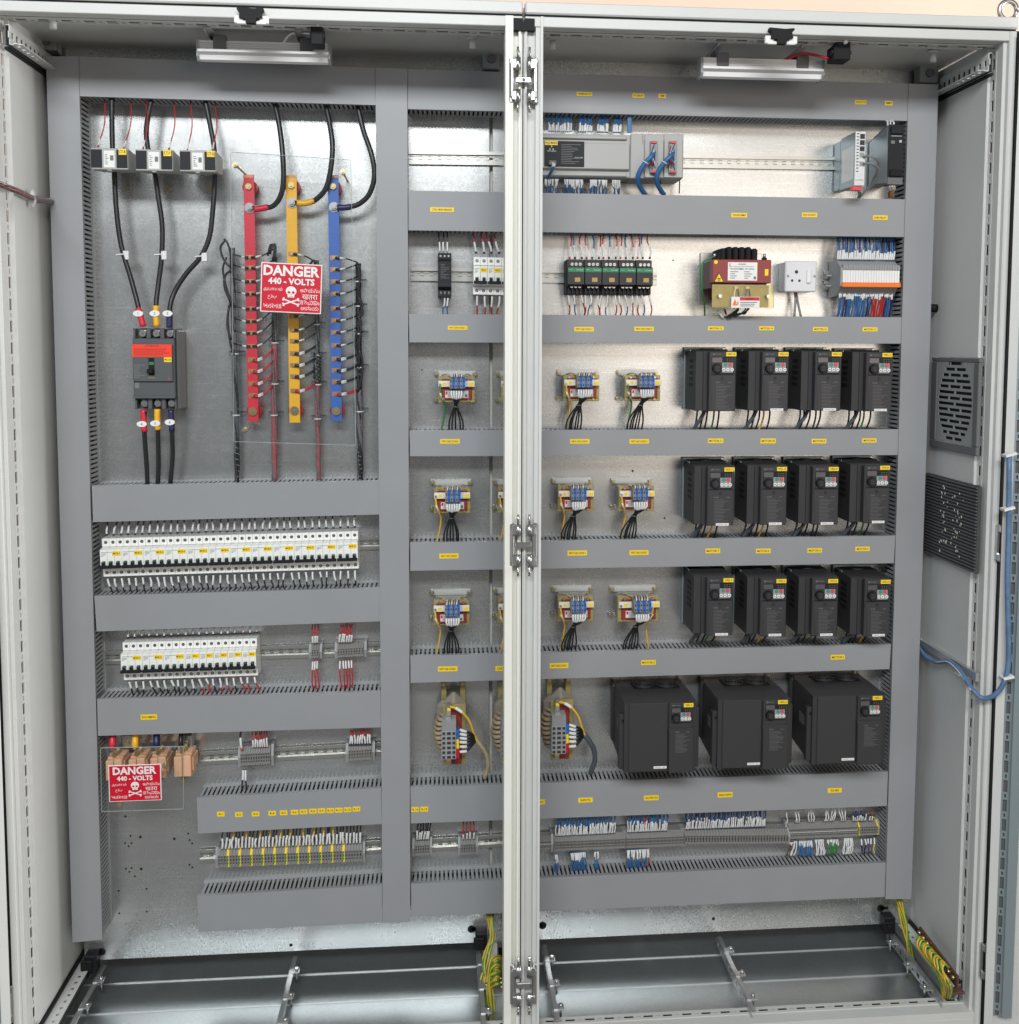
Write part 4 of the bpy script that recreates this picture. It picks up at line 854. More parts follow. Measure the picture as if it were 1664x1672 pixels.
def mcbrow(start, end, ref_y, counts, labs, sticks, group, h):
    """start/end pixel of lower left / lower right corners at depth ref_y"""
    a, b = at(*start, ref_y), at(*end, ref_y); tot = sum(counts); k = 0
    sc = (b.x - a.x) / (tot * .018); ang = math.atan2(b.z - a.z, b.x - a.x)
    for i, n in enumerate(counts):
        key = (n, round(h, 4))
        if key not in MB_ST: MB_ST[key] = mcb_proto(n, h); T = MB_ST[key]; first = True
        else: T = copy_tree(MB_ST[key], skip=('label_sticker',)); first = False
        t = k / tot
        T.location = (lerp(a.x, b.x, t), 0, lerp(a.z, b.z, t)); T.scale = (sc, 1, 1); T.rotation_euler = (0, -ang, 0)
        T['label'] = labs[i]; T['group'] = group; T['category'] = 'circuit breaker'
        w = n * .018; m = MB(); m.box(w * (.56 if n == 3 else .45), w * (.95 if n == 3 else .98), -.0728, -.0722, h * .585, h * .70, 'tag'); m.text(sticks[i], w * (.755 if n == 3 else .715), -.0731, h * .6425, h * .05, 'ink', w * .30)
        ROOT[T.name] = (0, 0, 0); m.build('label_sticker', T); k += n
    return a, b
ords = ['leftmost', 'second', 'third', 'fourth', 'fifth', 'sixth', 'seventh', 'eighth', 'ninth', 'tenth', 'eleventh', 'rightmost']
mcbrow((169.0, 941.5), (586.2, 928), -.052, [3] * 12, ['white three pole breaker, %s in the long row of twelve' % o for o in ords], ['MCB-%d' % (i + 1) for i in range(12)], 'white breakers in the long row', .0985)
mcbrow((202.3, 1110.2), (421.3, 1102.6), -.052, [3, 3, 3, 2, 2, 2, 2, 2],
       ['white three pole breaker, leftmost in the short lower row', 'white three pole breaker, second in the short lower row', 'white three pole breaker, third in the short lower row'] +
       ['white two pole breaker, %s two pole unit in the short lower row' % o for o in ('first', 'second', 'third', 'fourth', 'last')], ['MCB-%d' % (i + 13) for i in range(8)], 'white breakers in the short row', .0985)
mcbrow((772.3, 480.4), (840.5, 482), -.052, [2, 2, 2], ['white two pole breaker right of the small black supply, left one', 'white two pole breaker next to the centre post, second one', 'white two pole breaker mostly hidden behind the centre post'], ['MCB-21', 'MCB-22', 'MCB-23'], 'white breakers left of the centre post', .096)
rc = random.choice
def up(p, q, n, dz, dx=0, jx=1.2): return [(x + dx + random.uniform(-jx, jx), y + dz) for x, y in L2(p, q, n)]
s = L2((168.5, 875), (585.5, 861.5), 36); e = [(x + random.uniform(-1.5, 3.5), y) for x, y in L2((172, 846), (584, 835), 36)]
rowwires('black wires with white sleeves above the long breaker row', s, e, .0021, lambda i: 'cable' if i < 9 or i > 20 else rc(['cable', 'navy', 'navy']), .022, -.046, -.038, 'wires of the breaker rows', tip=lambda i: 'navy' if i % 3 else 'cable')
s = L2((169.5, 944), (585.5, 930), 36); e = [(x + random.uniform(0, 8), y) for x, y in L2((172, 972), (584, 958), 36)]
rowwires('black wires with white sleeves below the long breaker row', s, e, .0021, ['cable'], .021, -.046, -.045, 'wires of the breaker rows', slj=.006)
s = L2((203, 1042), (425, 1034), 19); e = [(x + random.uniform(0, 3), y) for x, y in L2((205, 1024), (425, 1016), 19)]
rowwires('wires with white sleeves above the short breaker row, two red ones', s, e, .0021, lambda i: 'redwire' if i in (14, 16) else ('bluewire' if i == 13 else 'cable'), .017, -.046, -.038, 'wires of the breaker rows', tip=lambda i: 'navy' if i % 4 else 'cable')
s = L2((205, 1112), (421, 1104), 19); e = [(x + random.uniform(2, 12), y) for x, y in L2((208, 1140), (421, 1130), 19)]
rowwires('wires with white sleeves below the short breaker row, red at the right end', s, e, .0021, lambda i: 'redwire' if i in (10, 11, 13, 14, 16, 17, 18) else 'cable', .020, -.046, -.045, 'wires of the breaker rows', slj=.006)
s = L2((772, 414), (822, 414.5), 4); e = [(774, 374), (784, 374), (795, 374), (806, 374)]
e = [(772, 376), (784, 376), (792, 376), (803, 376)]; rowwires('red wires above the two pole breakers left of the centre post', s, e, .0022, ['redwire'], .026, -.046, -.04, 'wires around the two pole breakers', tip='navy')
s = L2((773, 482), (822, 483), 4); e = [(779, 515), (791, 515), (803, 515), (811, 515)]; rowwires('red wires below the two pole breakers left of the centre post', s, e, .0022, ['redwire'], .028, -.046, -.04, 'wires around the two pole breakers')
# ================================================================== SMALL BLACK SUPPLY
yf = -.075; a, b = at(715, 412, yf), at(737.3, 484, yf); x0, x1, z1, z0 = a.x, b.x, a.z, b.z; w, h = x1 - x0, z1 - z0
T = thing('phase_relay', 'small black rail mounted supply left of the white two pole breakers', 'relay', (x0, 0, z0))
m = MB(); m.prof([(-.004, z0), (-.058, z0), (-.058, z0 + h * .15), (yf, z0 + h * .22), (yf, z0 + h * .80), (-.058, z0 + h * .86), (-.058, z1), (-.004, z1)], x0, x1, 'black'); m.build('case', T)
m = MB(); m.lines(x0 + w * .2, x0 + w * .85, z0 + h * .75, z0 + h * .4, 9, yf, 'print', .22)
for k in range(3): m.cyl((x0 + w * (.2 + .3 * k), -.058, z0 + h * .93), (x0 + w * (.2 + .3 * k), -.0588, z0 + h * .93), .0028, 'steel', 8); m.rect(x0 + w * (.15 + .3 * k), x0 + w * (.27 + .3 * k), z0 + h * .06, z0 + h * .12, -.058, 'print')
m.build('printed_text', T, kind='stuff')
m = MB(); m.rect(x0, x1, z0 + h * .255, z0 + h * .27, yf, 'ink', .0008); m.build('seam', T)
rowwires('three black wires above the small black supply', [(718, 412), (724, 412), (730.5, 412)], [(717, 376), (723.5, 376), (731, 376)], .0018, ['cable'], .026, -.05, -.04, 'wires of the small black supply')
rowwires('two blue wires below the small black supply', [(726, 485), (732, 485)], [(724, 515), (731, 515)], .0018, ['bluewire'], .022, -.05, -.04, 'wires of the small black supply')
# ================================================================== TERMINAL STRIPS
def strip(lab, xl, ztl, xr, ztr, hp, n, y=-.045, mt='termgrey', rows=(.30, .50, .70), coloured=None, cat='terminal strip', group='grey terminal strips', nose=.35, white=False, endclamp=True):
    """pixel top-left and top-right of the front, hp = pixel height"""
    a, b, c = at(xl, ztl, y), at(xr, ztr, y), at(xl, ztl + hp, y); h = a.z - c.z; W0 = b.x - a.x; pw = W0 / n
    T = thing('terminal_strip', lab, cat, (a.x, 0, c.z), group); m = MB(); d = MB(); g = MB(); g2 = MB()
    for i in range(n):
        x0 = a.x + pw * i + pw * .05; x1 = a.x + pw * (i + 1) - pw * .05; zt = lerp(a.z, b.z, (i + .5) / n); zb = zt - h
        mm, mt_ = (g, 'tag') if coloured and i in coloured else (m, mt)
        mm.prof([(-.008, zb), (y + .012, zb), (y, zb + h * .12), (y, zt - h * (1 - nose) * .42), (y + .014, zt), (-.008, zt)], x0, x1, mt_)
        if coloured and i in coloured: g.box(x0 + pw * .05, x1 - pw * .45, y - .0006, y, zb + h * .14, zt - h * .3, 'green')
        for r in rows: d.rect(x0 + pw * .22, x1 - pw * .22, zb + h * (r - (.075 if r == rows[len(rows) // 2] else .045)) * .85 + h * .06, zb + h * (r + (.075 if r == rows[len(rows) // 2] else .045)) * .85 + h * .06, y - .0001, 'ink', .0004)
        if white: d.rect(x0 + pw * .2, x1 - pw * .2, zb + h * .48, zb + h * .53, y - .0002, 'white', .0004)
    m.build('terminal_blocks', T, kind='stuff'); d.build('screw_openings', T, kind='stuff')
    if g.v: g.build('earth_blocks', T, kind='stuff')
    if endclamp:
        for x, z in ((a.x - .004, a.z), (b.x + .004, b.z)):
            q = MB(); q.prof([(-.006, z - h * 1.02), (y + .010, z - h * 1.02), (y + .006, z - h * .5), (y + .018, z + h * .02), (-.006, z + h * .02)], x - .0035, x + .0035, 'grey'); q.build('end_clamp', T)
    return T
strip('tiny terminal group on the rail right of the short breaker row, left one', 508, 1055, 520.5, 1054.5, 22, 3)
strip('terminal group on the rail right of the short breaker row, right one', 550.5, 1053, 593.5, 1050.5, 23.5, 10)
strip('terminal group with a red ended sleeve on the raised rail, left one', 392, 1222.5, 441, 1219.5, 32, 12)
strip('terminal group under the red wires on the raised rail, right one', 568.5, 1218, 607, 1215.5, 28, 9)
gx = [3, 7, 11, 15, 19, 23, 27, 31, 35, 39, 43]
strip('long earth terminal strip with yellow green blocks at lower left', 355, 1389, 591, 1379.5, 31, 50, coloured=gx, y=-.048)
strip('grey terminal group left of the centre post on the bottom rail, left one', 677.5, 1373.5, 701, 1372, 27, 6)
strip('grey terminal group left of the centre post on the bottom rail, right one', 752.5, 1372, 776.5, 1370.5, 27, 6)
strip('short terminal strip just right of the centre post', 862, 1369, 903, 1367, 22, 16, y=-.040, white=True)
strip('very long grey terminal strip with blue wires, left portion', 905, 1367, 1022, 1362, 26, 52, y=-.052)
strip('very long grey terminal strip, middle portion', 1023, 1362, 1117, 1358, 26, 42, y=-.052)
strip('very long grey terminal strip, portion with big black openings', 1118, 1358, 1288, 1357, 23, 36, y=-.052, rows=(.30, .42, .54, .70))
strip('grey terminal strip at the lower right in front of the corner', 1289, 1347, 1400, 1342.5, 26, 44, y=-.040, white=True)
strip('short terminal group with green yellow ends in the lower right corner', 1402, 1343.5, 1435, 1342, 24, 12, y=-.040, coloured=(0, 11))
Gt = 'wires of the terminal strips'
rowwires('three red wires above the tiny terminal group', L2((509, 1051), (520, 1050), 3), L2((508, 1020), (522, 1019), 3), .0019, ['redwire'], .020, -.04, -.04, Gt)
rowwires('three red wires below the tiny terminal group', L2((509, 1079), (520, 1078), 3), L2((509, 1126), (523, 1125), 3), .0019, ['redwire'], .022, -.04, -.045, Gt)
rowwires('fan of red wires above the right terminal group of the breaker rail', L2((552, 1050), (575, 1049), 6), L2((555, 1020), (577, 1019), 6), .0019, ['redwire'], .022, -.04, -.04, Gt)
rowwires('fan of red wires below the right terminal group of the breaker rail', L2((553, 1078), (576, 1077), 5), L2((556, 1125), (577, 1123), 5), .0019, ['redwire'], .020, -.04, -.045, Gt)
rowwires('red wires above the left terminal group of the raised rail', L2((411, 1221), (439, 1220), 7), L2((411, 1193), (438, 1192), 7), .0019, ['redwire'], .023, -.042, -.04, Gt)
rowwires('single black wire with red ferrule on the raised rail', [(395, 1224)], [(394, 1192)], .0026, ['cable'], .026, -.045, -.04, Gt, tip='btnred')
rowwires('two black wires hanging below the raised rail group', [(397, 1256), (401, 1256)], [(396, 1292), (402, 1292)], .0022, ['cable'], .024, -.045, -.05, Gt)
rowwires('red wires above the right terminal group of the raised rail', L2((569, 1217), (607, 1216), 9), L2((571, 1192), (606, 1190), 9), .0019, ['redwire'], .024, -.042, -.04, Gt, tip='navy')
n = 42; s = L2((360, 1387), (591, 1377), n); e = [(x + random.uniform(-1, 1), y) for x, y in L2((363, 1355), (592, 1344), n)]
gi = [3, 7, 11, 14, 17, 20, 24, 27, 30, 33]
rowwires('black wires with white sleeves and yellow earth wires above the earth terminals', s, e, .0021, lambda i: 'yellowwire' if i in gi else 'cable', .029, -.044, -.038, Gt)
rowwires('black wires above the left group on the bottom rail', L2((679, 1372), (701, 1371), 6), L2((681, 1345), (706, 1343), 6), .0018, ['cable'], .024, -.042, -.04, Gt)
rowwires('red wires above the right group on the bottom rail', L2((754, 1371), (776, 1370), 4), L2((754, 1342), (776, 1341), 4), .0018, ['redwire'], .018, -.042, -.04, Gt)
def multi(lab, groups, col, sl, y0=-.045, y1=-.04, r=.0016):
    s = []; e = []
    for (p, q, n, dy, dx) in groups:
        ss = L2(p, q, n); s += ss; e += [(x + dx + random.uniform(-.8, .8), y + dy) for x, y in ss]
    return rowwires(lab, s, e, r, col, sl, y0, y1, Gt, slj=.006, jit=.0028, srad=1.12)
multi('blue wires with white sleeves above the left portion of the long strip', [((907, 1366), (1004, 1361), 42, -32, 2)], ['bluewire'], .028)
multi('blue wires and one red pair above the middle portion of the long strip', [((1024, 1360), (1090, 1357), 29, -32, 1)], lambda i: 'redwire' if i in (12, 13) else 'bluewire', .027)
multi('dark blue wires above the black opening portion of the long strip', [((1118, 1355), (1250, 1350), 52, -32, 2)], ['navy', 'bluewire', 'navy'], .026)
multi('loose grey wires above the strip at the lower right', [((1284, 1345), (1286, 1345), 1, -22, 0), ((1298, 1343), (1306, 1343), 3, -20, -2), ((1320, 1342), (1330, 1342), 3, -24, -2), ((1345, 1341), (1352, 1341), 3, -22, 2), ((1354, 1341), (1362, 1340), 3, -22, 4), ((1372, 1341), (1382, 1340), 3, -24, -3)], ['sleeve'], .02, -.04, -.04)
multi('dark blue and grey wires above the lower right corner group', [((1392, 1341), (1415, 1340), 9, -16, 1), ((1418, 1340), (1424, 1340), 3, -16, 1)], lambda i: 'redwire' if i > 9 else 'navy', .015, -.04, -.04)
multi('blue wires hanging under the left portion of the long strip', [((906, 1394), (910, 1394), 4, 32, 0), ((931, 1392), (956, 1390), 13, 30, 2), ((970, 1390), (978, 1389), 4, 30, 1)], ['bluewire'], .018, -.045, -.05)
multi('blue wires and a red pair hanging under the middle portion of the long strip', [((1023, 1387), (1060, 1385), 17, 30, -1)], lambda i: 'redwire' if i > 14 else 'bluewire', .023, -.045, -.05)
multi('brown and grey wires hanging under the strip at lower right', [((1289, 1374), (1302, 1373), 6, 24, -6), ((1330, 1371), (1345, 1370), 7, 26, 2), ((1378, 1369), (1392, 1368), 8, 26, -2)], lambda i: 'brownbar' if i < 3 else 'sleeve', .01, -.04, -.048)
multi('blue wires hanging under the strip at lower right', [((1304, 1372), (1326, 1371), 9, 26, 0)], ['bluewire'], .012, -.04, -.048, .0018)
multi('green wires hanging under the strip at lower right', [((1350, 1370), (1368, 1369), 8, 26, 0)], ['greenwire'], .012, -.04, -.048, .0018)
multi('blue, brown and yellow wires hanging in the lower right corner', [((1404, 1369), (1430, 1367), 5, 26, 1)], ['navy', 'navy', 'brownbar', 'bluewire', 'yellowwire'], .014, -.04, -.048, .0022)
# ================================================================== CONTROLLER
yf = -.092
def slab(T, nm, x0, y0, x1, y1, ya, yb, mt, b=.001):
    a, c = at(x0, y0, ya), at(x1, y1, ya); return MB().box(a.x, c.x, ya, yb, c.z, a.z, mt, b).build(nm, T)
T = thing('programmable_controller', 'long light grey controller with black panel, blue wires above and below', 'controller', tuple(at(960, 291, 0)))
slab(T, 'case', 868, 217, 1029.5, 290.6, yf + .012, -.006, 'plc', .002)
slab(T, 'front_cover', 868, 231, 1028, 277, yf, yf + .013, 'plc', .002)
slab(T, 'terminal_cover', 868, 219, 1024, 228, yf + .004, yf + .013, 'plc', .002); slab(T, 'terminal_cover', 868, 279.5, 1024, 288.5, yf + .004, yf + .013, 'plc', .002)
q = slab(T, 'black_panel', 889, 229.7, 954, 272.6, yf - .002, yf, 'black', .0005)
a, b = at(889, 229.7, yf - .002), at(954, 272.6, yf - .002); w, h = b.x - a.x, a.z - b.z; X = lambda f: a.x + w * f; Z = lambda f: a.z - h * f
m = MB(); m.lines(X(.42), X(.92), Z(.10), Z(.90), 12, yf - .002, 'print', .3, .5); m.text('MITSUBISHI', X(.18), yf - .0024, Z(.40), .0035, 'printw', w * .22); m.text('FX3G-60M', X(.86), yf - .0024, Z(.64), .0035, 'printw', w * .2)
for dx, dz in ((0, .012), (-.004, .005), (.004, .005)): m.prism([(X(.18) + dx - .0022, Z(.36) + dz - .003), (X(.18) + dx, Z(.36) + dz - .006), (X(.18) + dx + .0022, Z(.36) + dz - .003), (X(.18) + dx, Z(.36) + dz)], yf - .0026, yf - .002, 'printw')
m.build('printed_text', T, kind='stuff')
m = MB(); m.box(X(.01), X(.33), yf - .0035, yf - .002, Z(.17), Z(0), 'tag'); m.text('PLC MAIN', X(.17), yf - .0039, Z(.085), .005, 'ink', w * .28); m.build('label_sticker', T)
m = MB(); m.box(X(.1), X(.3), yf - .012, yf - .002, Z(.98), Z(.78), 'clipdark', .002)
m.tube([(X(.2), yf - .010, Z(.9)), (X(.22), yf - .022, Z(1.0)), (X(.17), yf - .015, Z(1.2)), (X(.10), -.07, Z(1.45)), (X(.08), -.05, Z(1.75))], .0035, 'bluewire', 8); m.tube([(X(.2), yf - .010, Z(.9)), (X(.22), yf - .022, Z(1.0)), (X(.19), yf - .018, Z(1.1))], .0042, 'sleeve', 8); m.build('plug_cable', T)
T = thing('controller_module', 'light grey expansion module between the controller and the two blue plugs', 'controller', tuple(at(1042, 291, 0)), 'expansion modules of the controller')
slab(T, 'case', 1029.9, 218, 1052, 291.5, yf + .004, -.006, 'plc', .002); slab(T, 'vent', 1049.2, 221, 1049.6, 236, yf + .0036, yf + .0042, 'ink', 0)
for k, (xa, xb, pa, pb, lb) in enumerate(((1052.4, 1083.8, 1062.5, 1073.4, 'light grey module with the left blue cable plug'), (1084.1, 1115.4, 1093.2, 1104.6, 'light grey module with the right blue cable plug at the end'))):
    T = thing('controller_module', lb, 'controller', tuple(at((xa + xb) / 2, 291, 0)), 'expansion modules of the controller')
    slab(T, 'case', xa, 218.2, xb, 291.8, yf + .004, -.006, 'plc', .002); slab(T, 'front_cover', xa + 1, 228, xb - 1, 290, yf - .001, yf + .004, 'plc', .001)
    q = slab(T, 'connector', pa, 230, pb, 282.6, yf - .012, yf - .001, 'grey', .001); slab(T, 'connector_latch', pa + 1, 230, pb - 1, 234, yf - .016, yf - .012, 'btnred', .001); slab(T, 'connector_latch', pa + 1, 278, pb - 1, 282, yf - .016, yf - .012, 'btnred', .001)
    m = MB(); p = lambda x, y, d: at(x, y, yf - d)
    for i in range(20): z = lerp(236, 277, i / 19); u = p(pa + random.uniform(2, 9), z, .013); v = p(pa + random.uniform(-2, 4), lerp(252, 258, i / 19), .028); m.tube([u, u.lerp(v, .5) + Vector((0, -.006, 0)), v], .0013, rc(['bluewire', 'bluewire', 'sleeve', 'redwire']), 4, 2)
    m.build('core_wires', T, kind='stuff')
    o = pa - 1062.5; m = MB(); m.tube([p(pa + 5, 248, .02), p(pa + 1, 256, .028), p(pa - 7, 264, .026), p(pa - 17, 278, .02), p(pa - 21, 291, .012), at(pa - 18, 304, -.085), at(pa - 9, 318, -.06)], .0062, 'bluewire', 10); m.build('cable_jacket', T)
    m = MB(); c = p(pa - 9, 266, .026); m.tube([c + Vector((-.007, -.004, .004)), c + Vector((0, -.0075, 0)), c + Vector((.007, -.004, -.004))], .0014, 'sleeve', 5, 2); m.build('tie', T)
    m = MB(); m.tube([at(xa + 29 - 3, 292, -.05), at(xa + 25, 316, -.05)], .0016, 'cable', 5); m.build('stub_wire', T)
T = thing('flat_cable', 'wide blue flat cable rising between controller and modules', 'cable', tuple(at(1028, 205, -.06))); slab(T, 'jacket', 1024.5, 189, 1031.5, 217, -.066, -.062, 'bluewire', .001)
s = []; e = []
for p_, q_, n in (((894, 215), (934, 216), 13), ((944, 216), (967, 216), 8), ((975, 216), (993, 217), 7), ((1001, 217), (1014, 217), 6)):
    ss = L2(p_, q_, n); s += ss; e += [(x + random.uniform(-2, 2), 188 + (x - 890) * .02) for x, y in ss]
rowwires('blue wires with white sleeves above the long controller', s, e, .0017, ['bluewire'], .020, -.072, -.05, 'wires of the controller', slj=.005)
s = []; e = []
for p_, q_, n in (((889, 291), (913, 291), 9), ((921, 291.5), (952, 292), 12), ((963, 292), (992, 292.5), 11), ((1000, 292.5), (1013, 293), 6)):
    ss = L2(p_, q_, n); s += ss; e += [(x + random.uniform(-3, 3), 317.5 + (x - 890) * .012) for x, y in ss]
rowwires('blue wires with white sleeves below the long controller', s, e, .0017, ['bluewire'], .018, -.072, -.05, 'wires of the controller', slj=.007)
# ================================================================== NETWORK SWITCH AND SUPPLY
yf = -.150; a, b = at(1397.6, 214.5, yf), at(1411, 303, yf); x0, x1, z1, z0 = a.x, b.x, a.z, b.z; w, h = x1 - x0, z1 - z0
T = thing('network_switch', 'narrow pale network switch standing edge on with five ports', 'network switch', (x0, 0, z0))
m = MB(); m.box(x0, x1, yf + .002, -.05, z0, z1, 'doorblue', .001); m.box(x0, x1, -.047, -.006, z0 + .004, z1 - .004, 'doorblue', .001); m.box(x0 + .002, x1 - .002, -.05, -.046, z0 + .006, z1 - .01, 'ink'); m.build('case', T)
MB().box(x0 - .0005, x1 + .0005, yf, yf + .002, z0, z1, 'sleeve', .0005).build('front_plate', T)
MB().box(x0 - .0006, x0, yf + .012, -.062, z0 + h * .13, z0 + h * .75, 'white').build('side_label', T)
for k in range(5):
    zc = z1 - h * (.09 + .115 * k + (.05 if k == 4 else 0)); q = MB(); q.box(x0 + w * .45, x1 - w * .06, yf - .0008, yf, zc - h * .045, zc + h * .045, 'ink' if k < 3 else 'grey'); q.build('port', T)
m = MB()
for k in range(13): m.rect(x0 + w * .12, x0 + w * .35, z1 - h * (.05 + .058 * k), z1 - h * (.032 + .058 * k), yf, 'ink', .0003)
m.text('FL SWITCH', x0 + w * .5, yf - .0004, z0 + h * .10, .003, 'ink', w * .8); m.build('printed_text', T, kind='stuff')
m = MB(); m.box(x0 - .004, x1 - .004, yf + .004, yf + .02, z0 - .012, z0, 'btnred', .001); m.build('power_plug', T)
for k, (zz) in enumerate((.47, .60)):
    m = MB(); m.tube([(x1 - .004, yf - .002, z1 - h * zz), (x1 + .010, yf - .020, z1 - h * zz - .002), (x1 + .035, yf - .004, z1 - h * (zz + .10)), (x1 + .042, yf + .03, z1 - h * (zz + .3)), (x1 + .030, -.09, z1 - h * 1.02), (x1 + .012, -.07, z1 - h * 1.2)], .0032, 'greycable', 8)
    c = bundle('network_cable', ['upper grey network cable plugged into the switch', 'lower grey network cable plugged into the switch'][k], 'cable', (x1, yf, z1 - h * zz), 'network cables of the switch'); m.build('jacket', c)
rowwires('green white supply wires under the network switch', [(1400, 308), (1404, 308)], [(1401, 322), (1404, 322)], .0020, ['greenwire'], .010, -.13, -.09, 'short wires in the top right compartment')
yf = -.128; a, b = at(1452, 203, yf), at(1474, 301, yf); x0, x1, z1, z0 = a.x, b.x, a.z, b.z; w, h = x1 - x0, z1 - z0
T = thing('power_supply', 'black power supply with grey metal side in the top right corner', 'power supply', (x0, 0, z0))
m = MB(); m.prof([(yf + .002, z0), (-.006, z0 + .012), (-.006, z1 - .020), (yf + .02, z1), (yf + .002, z1)], x0 + .0006, x1, 'clipdark'); m.build('case', T)
m = MB(); m.prof([(yf + .006, z0 + .004), (-.008, z0 + .016), (-.008, z1 - .024), (yf + .03, z1 - .006), (yf + .006, z1 - .006)], x0 - .0008, x0, 'doorblue'); m.build('side_plate', T)
m = MB(); m.box(x0, x1, yf, yf + .002, z0 + h * .12, z1, 'black', .0005); m.box(x0 + w * .1, x1 - w * .1, yf - .006, yf, z1 - h * .16, z1 - h * .04, 'black', .001); m.box(x0 + w * .1, x1 - w * .1, yf - .006, yf, z0 + h * .13, z0 + h * .24, 'rubber', .001); m.build('front_plate', T)
m = MB(); m.rect(x0 + w * .15, x1 - w * .15, z1 - h * .20, z1 - h * .185, yf, 'grey'); m.rect(x0 + w * .15, x0 + w * .4, z1 - h * .32, z1 - h * .27, yf, 'print'); m.rect(x0 + w * .7, x0 + w * .85, z1 - h * .30, z1 - h * .26, yf, 'printw'); m.build('printed_text', T, kind='stuff')
rowwires('white sleeved wires on top of the black power supply', [(1451, 206), (1455, 205), (1459, 204)], [(1447, 197), (1451, 197), (1455, 196)], .0022, ['sleeve'], .008, -.12, -.09, 'short wires in the top right compartment')
rowwires('white sleeved and yellow wires below the black power supply', [(1452, 302), (1456, 302), (1460, 302)], [(1452, 322), (1456, 321), (1458, 322)], .0022, ['redwire', 'yellowwire', 'yellowwire'], .020, -.12, -.07, 'short wires in the top right compartment')
# ================================================================== CONTACTORS
yf = -.090
def contactor():
    T = thing('contactor', 'x', 'contactor', (0, 0, 0), 'black contactors with green stripes'); w, h = .0432, .0905
    MB().box(0, w, -.060, -.006, 0, h, 'black', .0015).build('base', T)
    m = MB(); m.prof([(-.058, h * .20), (yf, h * .27), (yf, h * .75), (-.074, h * .79), (-.074, h * .97), (-.058, h * .99)], .001, w - .001, 'drive'); m.build('front_housing', T)
    m = MB(); m.rect(.001, w - .001, h * .62, h * .74, yf, 'green', .0008); m.text('Schneider', w * .72, yf - .0012, h * .68, .0035, 'printw', w * .42); m.text('TeSys', w * .18, yf - .0012, h * .68, .0030, 'printw', w * .25); m.build('green_stripe', T)
    m = MB(); m.rect(w * .42, w * .74, h * .34, h * .46, yf, 'goldtag', .0006); m.build('label_sticker', T)
    for z, y in ((h * .85, -.074), (h * .22, -.0662)):
        for k in range(3): m = MB(); x = w * (.30 + .24 * k); m.cyl((x, y, z), (x, y - .002, z), .0040, 'steel', 10); m.box(x - .003, x + .003, y - .0024, y - .0018, z - .0005, z + .0005, 'ink'); m.build('terminal_screw', T)
    for k in range(4): m = MB(); x = w * (.08 + .24 * k); m.box(x, x + .003, -.070, -.058, 0, h * .16, 'black'); m.build('rib', T)
    return T
P0 = contactor(); a, b = at(924.5, 480.5, -.06), at(1063.0, 481.5, -.06); pitch = (b.x - a.x) / 5; sx = pitch / .0432 * .985
for i in range(5):
    T = P0 if i == 0 else copy_tree(P0)
    T.location = (a.x + pitch * i, 0, lerp(a.z, b.z, i / 5)); T.scale = (sx, 1, 1); T['label'] = ['leftmost black contactor with green stripe, next to the centre post', 'second black green-striped contactor from the left', 'middle one of five green-striped contactors', 'fourth black green-striped contactor from the left', 'rightmost black contactor with green stripe'][i]; T['group'] = 'black contactors with green stripes'; T['category'] = 'contactor'
s = []; e = []
for i in range(5):
    for f in (.20, .52, .92): x = 924.5 + 27.7 * (i + f); s.append((x, 423)); e.append((x + random.uniform(-4, 3), 383.5))
rowwires('red and blue wires with white sleeves above the contactors', s, e, .0018, lambda i: ['redwire', 'bluewire', 'redwire'][i % 3], .030, -.06, -.045, 'wires of the contactors', slj=.008, jit=.004, tip=lambda i: 'redwire' if i % 3 == 0 else 'cable')
s = []; e = []
for i in range(5):
    for f in (.12, .45, .88): x = 924.5 + 27.7 * (i + f); s.append((x, 481)); e.append((x + random.uniform(-5, 5), 516))
rowwires('red and blue wires with white sleeves below the contactors', s, e, .0018, lambda i: ['redwire', 'bluewire', 'redwire'][i % 3], .026, -.06, -.045, 'wires of the contactors', slj=.007, jit=.004)
# ================================================================== CONTROL TRANSFORMER
yf = -.120
T = thing('transformer', 'maroon control transformer with black coil, white rating label and warning triangle', 'transformer', tuple(at(1200, 505, 0)))
a, b = at(1163.8, 423.2, yf), at(1259, 462.4, yf); x0, x1, z1, z0 = a.x, b.x, a.z, b.z; w, h = x1 - x0, z1 - z0
m = MB(); m.box(x0, x1, yf, yf + .03, z0, z1, 'trafo', .0015)
for k in range(19): m.box(x0 + .001, x1 - .002, yf + .031 + k * .0042, yf + .0342 + k * .0042, z0 - .012, z1 - .002, 'lam')
m.build('core', T)
m = MB(); zc0, zc1 = z0 - .055, z1 + .038
for k in range(6): m.box(x0 + w * (.16 + .108 * k), x0 + w * (.255 + .108 * k), yf + .015, -.02, z1 - .01, z1 + .034 - (.004 if k in (0, 5) else 0), 'rubber', .004)
m.box(x0 + w * .18, x0 + w * .8, yf + .035, -.03, z0 - .04, z1 + .02, 'maroon', .003); m.build('coil', T)
m = MB(); m.box(x0 - .004, x1 + .01, -.006, -.002, z0 - .050, z1 + .026, 'steel', .001); m.build('base_plate', T)
for fx in (.05, .90): m = MB(); m.cyl((x0 + w * fx, yf + .012, z1), (x0 + w * fx, yf + .012, z1 + .006), .007, 'black', 10); m.cyl((x0 + w * fx, yf + .012, z1 + .006), (x0 + w * fx, yf + .012, z1 + .016), .0042, 'steel', 8); m.build('bolt', T)
m = MB(); m.rect(x0 + w * .26, x0 + w * .76, z0 + h * .10, z0 + h * .88, yf, 'white'); yy = yf - .0005
